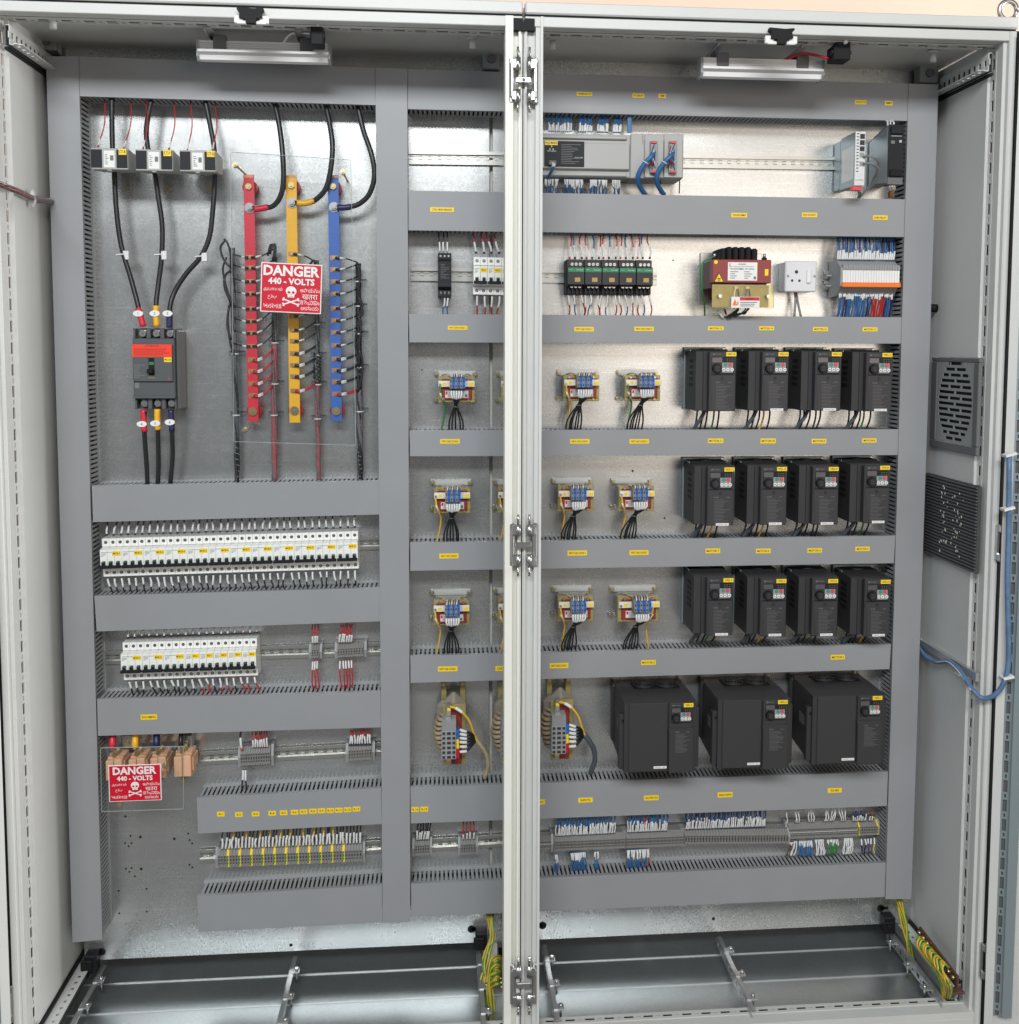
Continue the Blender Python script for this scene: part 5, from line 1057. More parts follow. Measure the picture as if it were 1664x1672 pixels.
m.text('CE MARK', x0 + w * .5, yy - .0003, z0 + h * .80, .0035, 'ink'); m.text('TRANSFORMER 1PH 500VA', x0 + w * .5, yy - .0003, z0 + h * .60, .0055, 'print', w * .42); m.rect(x0 + w * .30, x0 + w * .70, z0 + h * .70, z0 + h * .71, yy, 'ink'); m.lines(x0 + w * .30, x0 + w * .44, z0 + h * .52, z0 + h * .16, 4, yy, 'print'); m.lines(x0 + w * .54, x0 + w * .70, z0 + h * .52, z0 + h * .16, 4, yy, 'print'); m.rect(x0 + w * .70, x0 + w * .74, z0 + h * .16, z0 + h * .28, yy, 'print')
m.rect(x0 + w * .285, x0 + w * .30, z0 + h * .68, z0 + h * .84, yy, 'signred'); m.build('rating_label', T)
m = MB(); xc = x0 + w * .11; m.prism([(xc - .014, z0 + .001), (xc + .014, z0 + .001), (xc, z0 + .027)], yf - .0008, yf - .0001, 'ink'); m.prism([(xc - .011, z0 + .0028), (xc + .011, z0 + .0028), (xc, z0 + .0232)], yf - .0012, yf - .0008, 'tag'); m.rect(xc - .0045, xc + .0045, z0 + .0085, z0 + .0115, yf - .0012, 'ink'); m.rect(xc - .004, xc + .004, z0 + .0045, z0 + .0058, yf - .0012, 'ink'); m.build('warning_triangle', T)
MB().cyl((x0 + w * .055, yf, z1 - h * .12), (x0 + w * .055, yf - .0006, z1 - h * .12), .0050, 'tag', 12).build('label_sticker', T); m = MB(); m.rect(x0 + w * .89, x0 + w * .95, z0 + h * .32, z0 + h * .60, yf, 'tag'); m.build('label_sticker', T)
yb = yf - .012; a, b = at(1163.8, 464.5, yb), at(1259.7, 503, yb); X0, X1, Z1, Z0 = a.x, b.x, a.z, b.z
m = MB(); m.box(X0 + .002, X1 - .004, yb + .012, yb + .015, Z0 + .002, Z1, 'olive', .001); m.build('terminal_board', T)
m = MB(); m.box(X0 - .001, X1 + .006, yb, yb + .003, Z0 - .001, Z1 + .001, 'clearboard'); m.build('clear_shield', T)
for fx in (.12, .93): xx = lerp(X0, X1, fx); m = MB(); m.cyl((xx, yb + .012, (Z0 + Z1) / 2), (xx, yb - .006, (Z0 + Z1) / 2), .0048, 'steel', 10); m.build('stud', T)
for fx, cc in ((.41, 'sleeve'), (.60, 'bluewire')):
    xx = lerp(X0, X1, fx); m = MB(); m.box(xx - .006, xx + .006, yb + .004, yb + .010, Z1 - .012, Z1 - .003, 'steel', .001)
    for s_ in (-1, 1): m.tube([(xx + s_ * .003, yb + .005, Z1 - .010), (xx + s_ * .006, yb + .004, Z1 - .03), (xx + s_ * .004, yb + .009, Z0 - .004), (xx - .02, -.08, Z0 - .022)], .0022, cc if s_ < 0 else 'cable', 6, 3)
    m.build('lead_wires', T)
a, b = at(1194, 484.5, yb - .001), at(1240, 503, yb - .001); w2, h2 = b.x - a.x, a.z - b.z
m = MB(); m.box(a.x, b.x, yb - .002, yb - .001, b.z, a.z, 'white', .0003); m.rect(a.x + w2 * .30, b.x - w2 * .01, a.z - h2 * .33, a.z - h2 * .03, yb - .002, 'signred'); m.text('DANGER', a.x + w2 * .65, yb - .0027, a.z - h2 * .18, .004, 'ink')
m.lines(a.x + w2 * .32, b.x - w2 * .08, a.z - h2 * .42, b.z + h2 * .1, 3, yb - .002, 'ink', .35, .6); m.prism([(a.x + w2 * .04, b.z + h2 * .22), (a.x + w2 * .22, b.z + h2 * .22), (a.x + w2 * .13, a.z - h2 * .2)], yb - .0026, yb - .002, 'orange'); m.rect(a.x + w2 * .22, a.x + w2 * .25, b.z + h2 * .28, b.z + h2 * .6, yb - .002, 'signred'); m.build('danger_label', T)
T = bundle('earth_wire', 'green earth wire looping from the maroon transformer down into the duct', 'wire', at(1145, 480, -.05))
W(T, [at(1166, 419, yf + .01), at(1155, 424, -.11), at(1147, 432, -.11), at(1146, 470, -.11), at(1150, 495, -.08), at(1151, 518, -.05)], .0026, 'greenwire', n=6)
T = bundle('wire_bundle', 'black and grey wires hanging under the maroon transformer', 'wires', at(1190, 510, -.07))
for pts in ([(1183, 505), (1187, 514), (1196, 513), (1206, 506)], [(1206, 503), (1200, 514), (1190, 519)], [(1222, 503), (1216, 512), (1208, 512), (1186, 519)], [(1170, 505), (1175, 512), (1181, 519)]): W(T, [at(x, y, -.09) for x, y in pts], .0024, 'cable' if pts[0][0] != 1170 else 'sleeve', n=6)
# ================================================================== SOCKET
yf = -.060; a, b = at(1282.6, 425.7, yf), at(1333, 477, yf); x0, x1, z1, z0 = a.x, b.x, a.z, b.z; w, h = x1 - x0, z1 - z0
T = thing('wall_socket', 'pale square three pin socket with rocker switch', 'socket', (x0, 0, z0))
MB().box(x0 + .0015, x1 - .0015, yf + .010, -.001, z0 + .0015, z1 - .0015, 'pvcwhite', .002).build('box', T); MB().box(x0, x1, yf, yf + .010, z0, z1, 'pvcwhite', .003).build('face_plate', T)
for fx, fz, r in ((.355, .645, .0048), (.225, .365, .0035), (.455, .365, .0035)): m = MB(); m.cyl((x0 + w * fx, yf, z0 + h * fz), (x0 + w * fx, yf - .0004, z0 + h * fz), r, 'ink', 12); m.build('pin_hole', T)
for fx in (.09, .93): m = MB(); m.cyl((x0 + w * fx, yf, z0 + h * .51), (x0 + w * fx, yf - .001, z0 + h * .51), .0035, 'grey', 10); m.build('screw', T)
MB().box(x0 + w * .67, x0 + w * .81, yf - .005, yf, z0 + h * .28, z0 + h * .71, 'white', .002).build('rocker_switch', T)
T = bundle('wire_bundle', 'two grey wires hanging under the white socket', 'wires', at(1300, 480, -.03))
W(T, [at(1298, 477, -.03), at(1299, 490, -.03), at(1297, 518, -.035)], .0030, 'greycable', n=6); W(T, [at(1300, 477, -.03), at(1303, 495, -.03), at(1308, 518, -.035)], .0030, 'greycable', n=6)
# ================================================================== SLIM RELAYS
yf = -.095; n = 22; a, b = at(1377.5, 432, yf), at(1470.8, 432.5, yf); c = at(1377.5, 468.8, yf); h = a.z - c.z; x0, x1 = a.x, b.x; pw = (x1 - x0) / n; z1, z0 = a.z, c.z
T = thing('slim_relay_row', 'row of slim white relays over an orange bar, blue wires above and below', 'relay row', (x0, 0, z0))
for i in range(n):
    X = x0 + pw * i; m = MB(); m.prof([(-.010, z0 - .020), (-.060, z0 - .020), (-.075, z0 - .004), (-.078, z0), (-.078, z1), (-.06, z1 + .012), (-.010, z1 + .012)], X + .0002, X + pw - .0002, 'grey')
    m.box(X + .0003, X + pw - .0003, yf + .004, -.07, z0 + h * .20, z1 - h * .23, 'white', .0006); m.box(X + .0003, X + pw - .0003, yf + .002, -.07, z1 - h * .23, z1, 'grey', .0006); m.build('relay', T)
MB().box(x0 - .002, x1 + .002, yf - .001, -.07, z0, z0 + h * .22, 'orange', .0015).build('ejector_bar', T)
a = at(1355, 430, -.05)
m = MB(); m.prof([(-.008, z0 - .026), (-.055, z0 - .022), (-.090, z0 + .004), (-.092, z1 - .008), (-.060, z1 + .014), (-.008, z1 + .014)], x0 - .006, x0 - .0005, 'grey'); m.build('end_clamp', T)
for z in (z0 + h * .12, z1 - h * .42): m = MB(); m.box(x0 - .022, x0 - .006, -.03, -.022, z - .003, z + .003, 'grey', .001); m.build('clamp_pin', T)
s = L2((1366, 425), (1460, 426), 30); e = [(x + random.uniform(-1, 4) - 1, 387) for x, y in s]
rowwires('blue wires with pale sleeves above the slim relays', s, e, .0021, ['bluewire', 'bluewire', 'navy'], .022, -.062, -.045, 'wires of the slim relays', slj=.005)
s = L2((1370, 471), (1458, 471), 30); e = [(x + random.uniform(-2, 1) - 5, 518) for x, y in s]
rowwires('blue wires and a red group with pale sleeves below the slim relays', s, e, .0023, lambda i: 'redwire' if 19 <= i <= 25 else rc(['bluewire', 'navy', 'bluewire']), .024, -.062, -.045, 'wires of the slim relays', slj=.006)
# ================================================================== MOTOR DRIVES
def keypad(T, x0, x1, z1, y, u, name='keypad'):
    """front panel detail; u = metres per reference unit (195 units wide)"""
    X = lambda a: x0 + a * u; Z = lambda b: z1 - b * u
    m = MB(); m.box(X(16), X(178), y - .0006, y + .0001, Z(168), Z(38), 'black'); k = m.build(name, T)
    MB().box(X(20), X(92), y - .0012, y - .0006, Z(80), Z(44), 'lcd', .0002).build('display', k)
    m = MB(); m.box(X(92), X(172), y - .0009, y - .0006, Z(152), Z(80), 'grey'); m.box(X(20), X(92), y - .0009, y - .0006, Z(160), Z(82), 'drive'); m.build('key_field', k)
    m = MB(); m.cyl((X(54), y - .0006, Z(122)), (X(54), y - .010, Z(122)), 35 * u, 'black', 20, 31 * u); m.cyl((X(54), y - .010, Z(122)), (X(54), y - .0105, Z(122)), 20 * u, 'drive', 16); m.box(X(34), X(74), y - .0108, y - .0104, Z(124), Z(120), 'black'); m.build('dial', k)
    for a, b, c, r in ((118, 94, 'btngreen', 12.5), (150, 94, 'btnred', 13.5), (103, 131, 'white', 12.5), (133, 131, 'white', 12.5), (164, 131, 'white', 12.5)):
        m = MB(); m.cyl((X(a), y - .0009, Z(b)), (X(a), y - .0030, Z(b)), r * u, c, 12)
        if c == 'white': m.box(X(a - 6), X(a + 6), y - .0033, y - .0030, Z(b + 3), Z(b - 3), 'print')
        m.build('button', k)
    m = MB()
    for i in range(3):
        for b in (52, 66): m.rect(X(125 + 18 * i), X(133 + 18 * i), Z(b + 4), Z(b), y - .0006, 'print')
    for dx, dz in ((0, 5), (-4, -2), (4, -2)): m.prism([(X(31 + dx) - 4 * u, Z(22 - dz)), (X(31 + dx), Z(22 - dz) - 5 * u), (X(31 + dx) + 4 * u, Z(22 - dz)), (X(31 + dx), Z(22 - dz) + 5 * u)], y - .0005, y, 'print')
    m.text('MITSUBISHI', X(62), y - .0005, Z(21), 9 * u, 'print', 48 * u)
    m.build('printed_text', k, kind='stuff')
mat('lcd', (0.09, 0.085, 0.09), 0.18)
def drive_print(T, x0, z1, u, y, ztop, zbot, n=18):
    m = MB(); m.lines(x0 + 50 * u, x0 + 170 * u, z1 - ztop * u, z1 - zbot * u, n, y, 'print', .16, .5)
    m.text('D700', x0 + 64 * u, y - .0004, z1 - (ztop - 12) * u, 11 * u, 'print'); m.text('3.7K', x0 + 150 * u, y - .0004, z1 - (ztop - 12) * u, 10 * u, 'print'); m.build('rating_text', T, kind='stuff')
def small_drive():
    T = thing('motor_drive', 'x', 'motor drive', (0, 0, 0)); w, h, u = .070, .154, .070 / 195; y = -.150
    m = MB(); m.prof([(-.012, -h), (-.128, -h), (-.128, 0), (-.06, .0), (-.012, -.004)], -.030, w + .006, 'drive'); m.build('body', T)
    m = MB(); m.prism([(-.030, -h + .002), (0.0, -h + .0), (0.0, 0), (-.030, -.002)], -.1295, -.128, 'drive')
    m.box(-.012, -.010, -.1305, -.1295, -h, 0, 'black'); m.box(-.030, w + .006, -.1285, -.1279, -h * .56, -h * .555, 'rubber'); m.build('front_step', T)
    m = MB(); m.box(0, w, y, -.128, -h, 0, 'drive_cover', .002); m.box(.002, w - .002, y - .0010, y, -h * .395, -h * .385, 'black'); m.build('front_cover', T)
    m = MB(); m.prism([(w * .02, -h * .40), (w * .98, -h * .40), (w * .94, -h * .47), (w * .88, -h * .99), (w * .12, -h * .99), (w * .06, -h * .47)], y - .0012, y, 'drive_cover')
    m.cyl((w * .49, y - .0012, -h * .45), (w * .49, y - .0016, -h * .45), .0042, 'black', 10); m.cyl((w * .49, y - .0016, -h * .45), (w * .49, y - .0020, -h * .45), .0026, 'drive', 8); m.build('lower_cover', T)
    keypad(T, 0, w, 0, y, u); drive_print(T, 0, 0, u, y - .0012, 235, 420)
    m = MB()
    for i in range(5): m.box(-.0306, -.030, -.100, -.060, -h * (.14 + .1 * i) - .009, -h * (.14 + .1 * i), 'rubber')
    m.build('side_vent', T, kind='stuff')
    m = MB(); m.box(-.034, w + .010, -.012, -.006, -h - .004, .010, 'doorblue', .001)
    for i in range(8): m.box(-.028 + i * .0125, -.0265 + i * .0125, -.060, -.012, .0, .004, 'doorblue')
    m.build('heat_sink', T)
    m = MB(); m.box(-.026, w + .002, -.062, -.018, -.001, .005, 'rubber', .001)
    for rr in (.019, .012): m.tube([(.022 + rr * math.cos(a * .6283), -.04 + rr * math.sin(a * .6283) * .9, .0062) for a in range(11)], .0012, 'drive', 5, 2)
    m.build('fan', T)
    for x in (-.028, w + .004): m = MB(); m.cyl((x, -.012, .004 if x > 0 else -h + .004), (x, -.016, .004 if x > 0 else -h + .004), .004, 'steel', 8); m.build('mounting_screw', T)
    return T
rows = [[(1158.8, 573.6), (1245.3, 573.6), (1332, 573.6), (1415.6, 575)], [(1156, 762.2), (1243, 761.4), (1328, 761.4), (1412, 759.4)], [(1155, 943.3), (1242.6, 944.7), (1327.2, 944.7), (1412.8, 946)]]
D0 = small_drive(); first = True; num = 15
rn = ['top', 'second', 'third']; cn = ['leftmost', 'second from left', 'third from left', 'rightmost']
def wsticker(T, x, y, z, w=.034, h=.0062):
    m = MB(); m.box(x - w / 2, x + w / 2, y - .0006, y, z - h / 2, z + h / 2, 'white'); m.box(x - w * .4, x + w * .05, y - .0008, y - .0006, z - h * .08, z + h * .08, 'print'); m.box(x + w * .15, x + w * .4, y - .0008, y - .0006, z - h * .08, z + h * .08, 'print'); return m.build('white_sticker', T)
for r in range(3):
    for c in range(4):
        T = D0 if first else copy_tree(D0, skip=('label_sticker', 'white_sticker'))
        p = at(*rows[r][c], -.150); T.location = (0, 0, 0); ROOT[T.name] = (0, 0, 0)
        T['label'] = '%s black drive with yellow VFD-%d sticker in the %s row of small drives' % (cn[c], num, rn[r]); T['group'] = 'small black drives in three rows of four'; T['category'] = 'motor drive'
        m = MB(); jx = random.uniform(-.001, .001); m.box(.0425 + jx, .069 + jx, -.1512, -.1502, -.0125, -.002, 'tag'); m.text('VFD-%d' % num, .0558 + jx, -.1515, -.0073, .0052, 'ink', .021)
        st = m.build('label_sticker', T, label='yellow sticker printed VFD-%d' % num); ws = None
        if (r, c) != (0, 0): ws = wsticker(T, .040, -.1514, -.1505)
        T.location = p; 
        T.location.y = 0
        # wires below
        q = bundle('wire_bundle', 'cables under the %s drive of the %s row of small drives' % (cn[c], rn[r]), 'wires', (p.x, -.08, p.z - .16), 'cables under the small drives')
        zb = p.z - .154; ln = {0: .052, 1: .040, 2: .030}[r]
        W(q, [(p.x + .012, -.075, zb + .004), (p.x - .002, -.085, zb - ln * .4), (p.x - .014, -.075, zb - ln * .8), (p.x - .02, -.06, zb - ln - .012)], .0050, 'lead', n=8)
        for k in range(5):
            xx = p.x - .012 + k * .0145 + random.uniform(-.003, .003)
            W(q, [(xx + .005, -.06, zb + .004), (xx, -.07, zb - ln * .5), (xx - .007 + random.uniform(-.004, .004), -.06, zb - ln - .012)], .0023, 'cable' if k != 3 else rc(['cable', 'yellowwire', 'cable', 'greenwire']), sl=.008 if r == 0 else 0, n=6)
        first = False; num -= 1
def big_drive(px, py, lab, n, wpx):
    y = -.190; a = at(px, py, y); u = .070 / 195
    b = at(px + wpx, py, y); w = b.x - a.x; h = .184; x0, z1 = a.x, a.z
    T = thing('motor_drive', lab, 'motor drive', (x0 + w / 2, 0, z1 - h), 'three big black drives in the lowest row')
    m = MB(); m.prof([(-.012, z1 - h * .92), (y + .03, z1 - h), (y + .002, z1 - h), (y + .002, z1), (-.09, z1 + .001), (-.012, z1 - .001)], x0, x0 + w, 'drive'); m.box(x0 - .006, x0 + .004, -.03, -.008, z1 - h * .88, z1 + .004, 'drive', .002); m.build('body', T)
    m = MB(); m.box(x0 + .012, x0 + w * .60, y - .002, y + .002, z1 - h + .002, z1 - .001, 'drive_cover', .0015); m.build('front_cover', T)
    m = MB(); m.box(x0 - .012, x0 + .010, y + .010, y + .030, z1 - h * .97, z1 - h * .18, 'drive', .002); m.cyl((x0 - .002, y + .010, z1 - h * .27), (x0 - .002, y + .008, z1 - h * .27), .0042, 'rubber', 10); m.build('side_flange', T); m = MB()
    m.box(x0 + w - .014, x0 + w + .010, y + .010, y + .030, z1 - h * .97, z1 - h * .10, 'drive', .002); m.cyl((x0 + w - .002, y + .010, z1 - h * .22), (x0 + w - .002, y + .008, z1 - h * .22), .0042, 'rubber', 10); m.build('side_flange', T)
    kx = x0 + w * .615; kw = w - w * .615 - .010; uu = kw / 195
    m = MB(); m.box(kx, kx + kw, y - .006, y + .002, z1 - h + .001, z1 - .001, 'drive_cover', .002); m.prism([(kx - .003, z1 - h * .36), (kx + kw + .002, z1 - h * .36), (kx + kw, z1 - h * .42), (kx + kw, z1 - h), (kx, z1 - h), (kx, z1 - h * .42)], y - .009, y - .006, 'drive_cover'); m.build('control_cover', T)
    keypad(T, kx, kx + kw, z1, y - .006, uu); drive_print(T, kx, z1, uu, y - .009, 250, 410, 16)
    m = MB(); m.box(kx + kw * .60, kx + kw * 1.0, y - .0072, y - .0062, z1 - .012, z1 - .0015, 'tag'); m.text('VFD-%d' % n, kx + kw * .80, y - .0076, z1 - .0068, .0050, 'ink', kw * .32); m.build('label_sticker', T, label='yellow sticker printed VFD-%d' % n)
    wsticker(T, x0 + w * .50, y - .002, z1 - h * .93)
    for k in range(2):
        cx_, cy_ = x0 + w * (.40 + .33 * k), -.058; m = MB(); m.box(cx_ - .032, cx_ + .032, cy_ - .030, cy_ + .030, z1 - .001, z1 + .0022, 'rubber', .001)
        for rr in (.026, .018, .010): m.tube([(cx_ + rr * math.cos(t * .5236), cy_ + rr * math.sin(t * .5236), z1 + .0034) for t in range(13)], .0012, 'drive', 5, 2)
        for t in range(4): m.obox((cx_ + .013 * math.cos(t * 1.571 + .6), cy_ + .013 * math.sin(t * 1.571 + .6), z1 + .003), (.012 * math.cos(t * 1.571 + .6), .012 * math.sin(t * 1.571 + .6), 0), (-.0015 * math.sin(t * 1.571 + .6), .0015 * math.cos(t * 1.571 + .6), 0), (0, 0, .0008), 'drive')
        m.build('fan', T)
    m = MB(); m.box(x0 - .0008, x0, -.13, -.09, z1 - h * .55, z1 - h * .40, 'print'); m.build('side_label', T)
    m = MB(); m.cyl((x0 + w - .004, -.02, z1 + .001), (x0 + w - .004, -.02, z1 + .008), .004, 'brass', 8); m.cyl((x0 + .001, -.0305, z1 - .006), (x0 + .001, -.033, z1 - .006), .004, 'brass', 8); m.build('mounting_screw', T, kind='stuff')
    q = bundle('wire_bundle', 'cables under the drive marked VFD-%d' % n, 'wires', (kx, -.1, z1 - h), 'cables under the big drives')
    W(q, [(kx + .02, -.12, z1 - h + .004), (kx + .004, -.125, z1 - h - .012), (kx - .02, -.10, z1 - h - .022), (kx - .03, -.07, z1 - h - .035)], .0058, 'lead', n=8)
    W(q, [(kx + .035, -.11, z1 - h + .004), (kx + .03, -.11, z1 - h - .015), (kx + .028, -.07, z1 - h - .035)], .0026, 'yellowwire' if n == 3 else 'cable', n=6)
    for k in range(3): W(q, [(x0 + w * (.2 + .1 * k), -.1, z1 - h + .004), (x0 + w * (.2 + .1 * k), -.10, z1 - h - .010), (x0 + w * (.2 + .1 * k), -.065, z1 - h - .035)], .0030, 'cable', n=6)
big_drive(1020, 1148.5, 'big black drive with VFD-3 sticker, leftmost of the lowest row', 3, 117.5)
big_drive(1173, 1143.5, 'big black drive with VFD-2 sticker, middle of the lowest row', 2, 118)
big_drive(1328, 1136.8, 'big black drive with VFD-1 sticker, rightmost of the lowest row', 1, 117)
# ================================================================== LINE REACTORS
u = .000113
def choke():
    T = thing('line_reactor', 'x', 'reactor', (0, 0, 0)); X = lambda a: (a - 730) * u; Z = lambda b: (600 - b) * u
    MB().box(X(255), X(1215), -.004, -.001, Z(365), Z(222), 'plated', .0008).build('mounting_bracket', T); MB().box(X(265), X(1200), -.004, -.001, Z(950), Z(860), 'plated', .0008).build('mounting_bracket', T)
    for a, b in ((300, 285), (1195, 300), (280, 905), (1180, 910)): m = MB(); m.cyl((X(a), -.004, Z(b)), (X(a), -.008, Z(b)), 58 * u, 'steel', 12); m.cyl((X(a), -.008, Z(b)), (X(a), -.014, Z(b)), 40 * u, 'brass', 6); m.build('bolt', T)
    m = MB(); m.box(X(350), X(1160), -.052, -.012, Z(900), Z(330), 'coilgrey', .006); m.build('winding', T)
    m = MB(); m.box(X(340), X(1180), -.060, -.052, Z(935), Z(860), 'olive', .001); m.box(X(340), X(1180), -.060, -.052, Z(420), Z(335), 'olive', .001); m.box(X(340), X(425), -.060, -.050, Z(860), Z(420), 'olive', .001); m.box(X(1095), X(1180), -.060, -.050, Z(860), Z(420), 'olive', .001); m.build('clamp_frame', T)
    m = MB(); m.box(X(415), X(1110), -.064, -.045, Z(880), Z(400), 'maroon', .002); m.build('core', T)
    for a in (470, 1035): m = MB(); m.cyl((X(a), -.060, Z(385)), (X(a), -.068, Z(385)), 26 * u, 'steel', 8); m.cyl((X(a), -.060, Z(890)), (X(a), -.066, Z(890)), 26 * u, 'brass', 6); m.build('clamp_bolt', T)
    m = MB(); m.rect(X(500), X(1030), Z(825), Z(665), -.064, 'white'); m.lines(X(560), X(740), Z(680), Z(815), 5, -.0645, 'print'); m.rect(X(512), X(550), Z(750), Z(680), -.0645, 'signred'); m.rect(X(955), X(1010), Z(810), Z(745), -.0645, 'print'); m.build('rating_label', T)
    m = MB(); m.box(X(345), X(1172), -.074, -.068, Z(575), Z(432), 'cream', .001); m.build('terminal_rail', T)
    MB().rect(X(440), X(520), Z(540), Z(470), -.074, 'tag').build('label_sticker', T); MB().rect(X(1045), X(1150), Z(555), Z(470), -.074, 'tag').build('label_sticker', T); MB().cyl((X(385), -.074, Z(515)), (X(385), -.078, Z(515)), 26 * u, 'steel', 8).build('rail_screw', T)
    for k in range(6):
        c = 'termgrey' if k % 2 == 0 else 'blueterm'; x0, x1 = X(600 + 58 * k), X(600 + 58 * k + 54)
        m = MB(); m.prof([(-.074, Z(625)), (-.098, Z(625)), (-.106, Z(590)), (-.106, Z(400)), (-.094, Z(330)), (-.074, Z(330))], x0, x1, c)
        for zz in (430, 545): m.rect(x0 + 14 * u, x1 - 14 * u, Z(zz + 20), Z(zz - 20), -.106, 'ink')
        m.build('terminal', T)
    m = MB()
    for k in range(5): m.tube([(X(650 + 55 * k), -.100, Z(345)), (X(655 + 55 * k), -.100, Z(290)), (X(670 + 55 * k), -.080, Z(275)), (X(680 + 55 * k), -.055, Z(340))], .0018, 'coil' if k % 2 else 'sleeve', 5, 3)
    m.tube([(X(900), -.07, Z(330)), (X(1000), -.05, Z(285)), (X(1100), -.04, Z(330))], .002, 'coil', 5, 3); m.tube([(X(430), -.04, Z(320)), (X(520), -.055, Z(285)), (X(640), -.07, Z(330))], .002, 'coil', 5, 3); m.build('winding_tails', T)
    return T
C0 = choke()
cps = [(0, 743, 632, 'greenwire'), (0, 843, 632, 'yellowwire'), (0, 943, 630, 'yellowwire'), (0, 1041, 630, 'greenwire'),
       (1, 736, 810, 'yellowwire'), (1, 838, 809, 'yellowwire'), (1, 934, 807, 'yellowwire'), (1, 1031, 807, 'yellowwire'),
       (2, 735, 990, 'yellowwire'), (2, 838, 987, 'yellowwire'), (2, 934, 984, 'yellowwire'), (2, 1034, 984, 'yellowwire')]
ductz = {0: at(743, 703, YD).z, 1: at(743, 887, YD).z, 2: at(743, 1072, YD).z}
pos = ['left of the centre post', 'half hidden behind the centre post', 'right of the centre post, nearer one', 'right of the centre post, nearer the drives']
for i, (r, px, py, ec) in enumerate(cps):
    T = C0 if i == 0 else copy_tree(C0); p = at(px, py, -.02); T.location = (p.x, 0, p.z); c = i % 4
    T.scale = (1.18, 1.2, 1.02) if i == 11 else (1, 1.2, 1)
    T['label'] = 'line reactor with blue terminals, %s, %s row' % (pos[c], ['upper', 'middle', 'lower'][r]); T['group'] = 'line reactors with grey and blue terminals'; T['category'] = 'reactor'
    zd = ductz[r] - .012; z = p.z; sgn = 1 if c > 1 else 0
    q = bundle('wire_bundle', 'black wires under the reactor %s, %s row' % (pos[c], ['upper', 'middle', 'lower'][r]), 'wires', (p.x, -.08, z - .06), 'black wires under the line reactors')
    tx = p.x + .002 - .006 * sgn; tz = z - .048
    nw = 6 if c > 1 or r else 5
    for k in range(nw):
        xs = p.x + (-.010 + .0062 * k); 
        xe = tx + (k - (nw - 1) / 2) * (.0072 if nw == 6 else .0095) - .012 * sgn + random.uniform(-.002, .002)
        W(q, [(xs, -.120, z - .004), (xs, -.124, z - .018), (lerp(xs, tx, .6), -.112, z - .034), (tx + (k - 2.5) * .0018, -.085, tz), (lerp(tx, xe, .8) + (k - 2.5) * .0015, -.072, lerp(tz, zd, .5)), (xe, -.052, zd)], .0022, 'cable', sl=.022, n=7, srad=1.2)
    m = MB(); m.cyl((tx, -.085, tz - .0015), (tx, -.085, tz + .0015), .0075, 'clipdark', 10); m.build('tie', q)
    q = bundle('earth_wire', '%s earth wire of the reactor %s, %s row' % ('green' if ec == 'greenwire' else 'yellow', pos[c], ['upper', 'middle', 'lower'][r]), 'wire', (p.x - .04, -.08, z), 'earth wires of the line reactors')
    s_ = 1 if i == 11 else -1; xe = p.x + s_ * .036
    W(q, [(p.x + s_ * .040, -.094, z + .006), (p.x + s_ * .037, -.096, z - .012), (p.x + s_ * .031, -.090, z - .032), (xe + .010 * s_ * -1, -.072, z - .055), (xe + s_ * -.002, -.062, lerp(z - .05, zd, .7)), (xe - s_ * -.004 , -.052, zd)], .0022, ec if c or r else 'greenwire', sl=0, n=6)
    m = MB(); m.tube([(p.x + s_ * .0385, -.096, z - .012), (p.x + s_ * .031, -.091, z - .030)], .0029, 'sleeve', 6, 1); m.build('marker_sleeve', q)
v = .000166
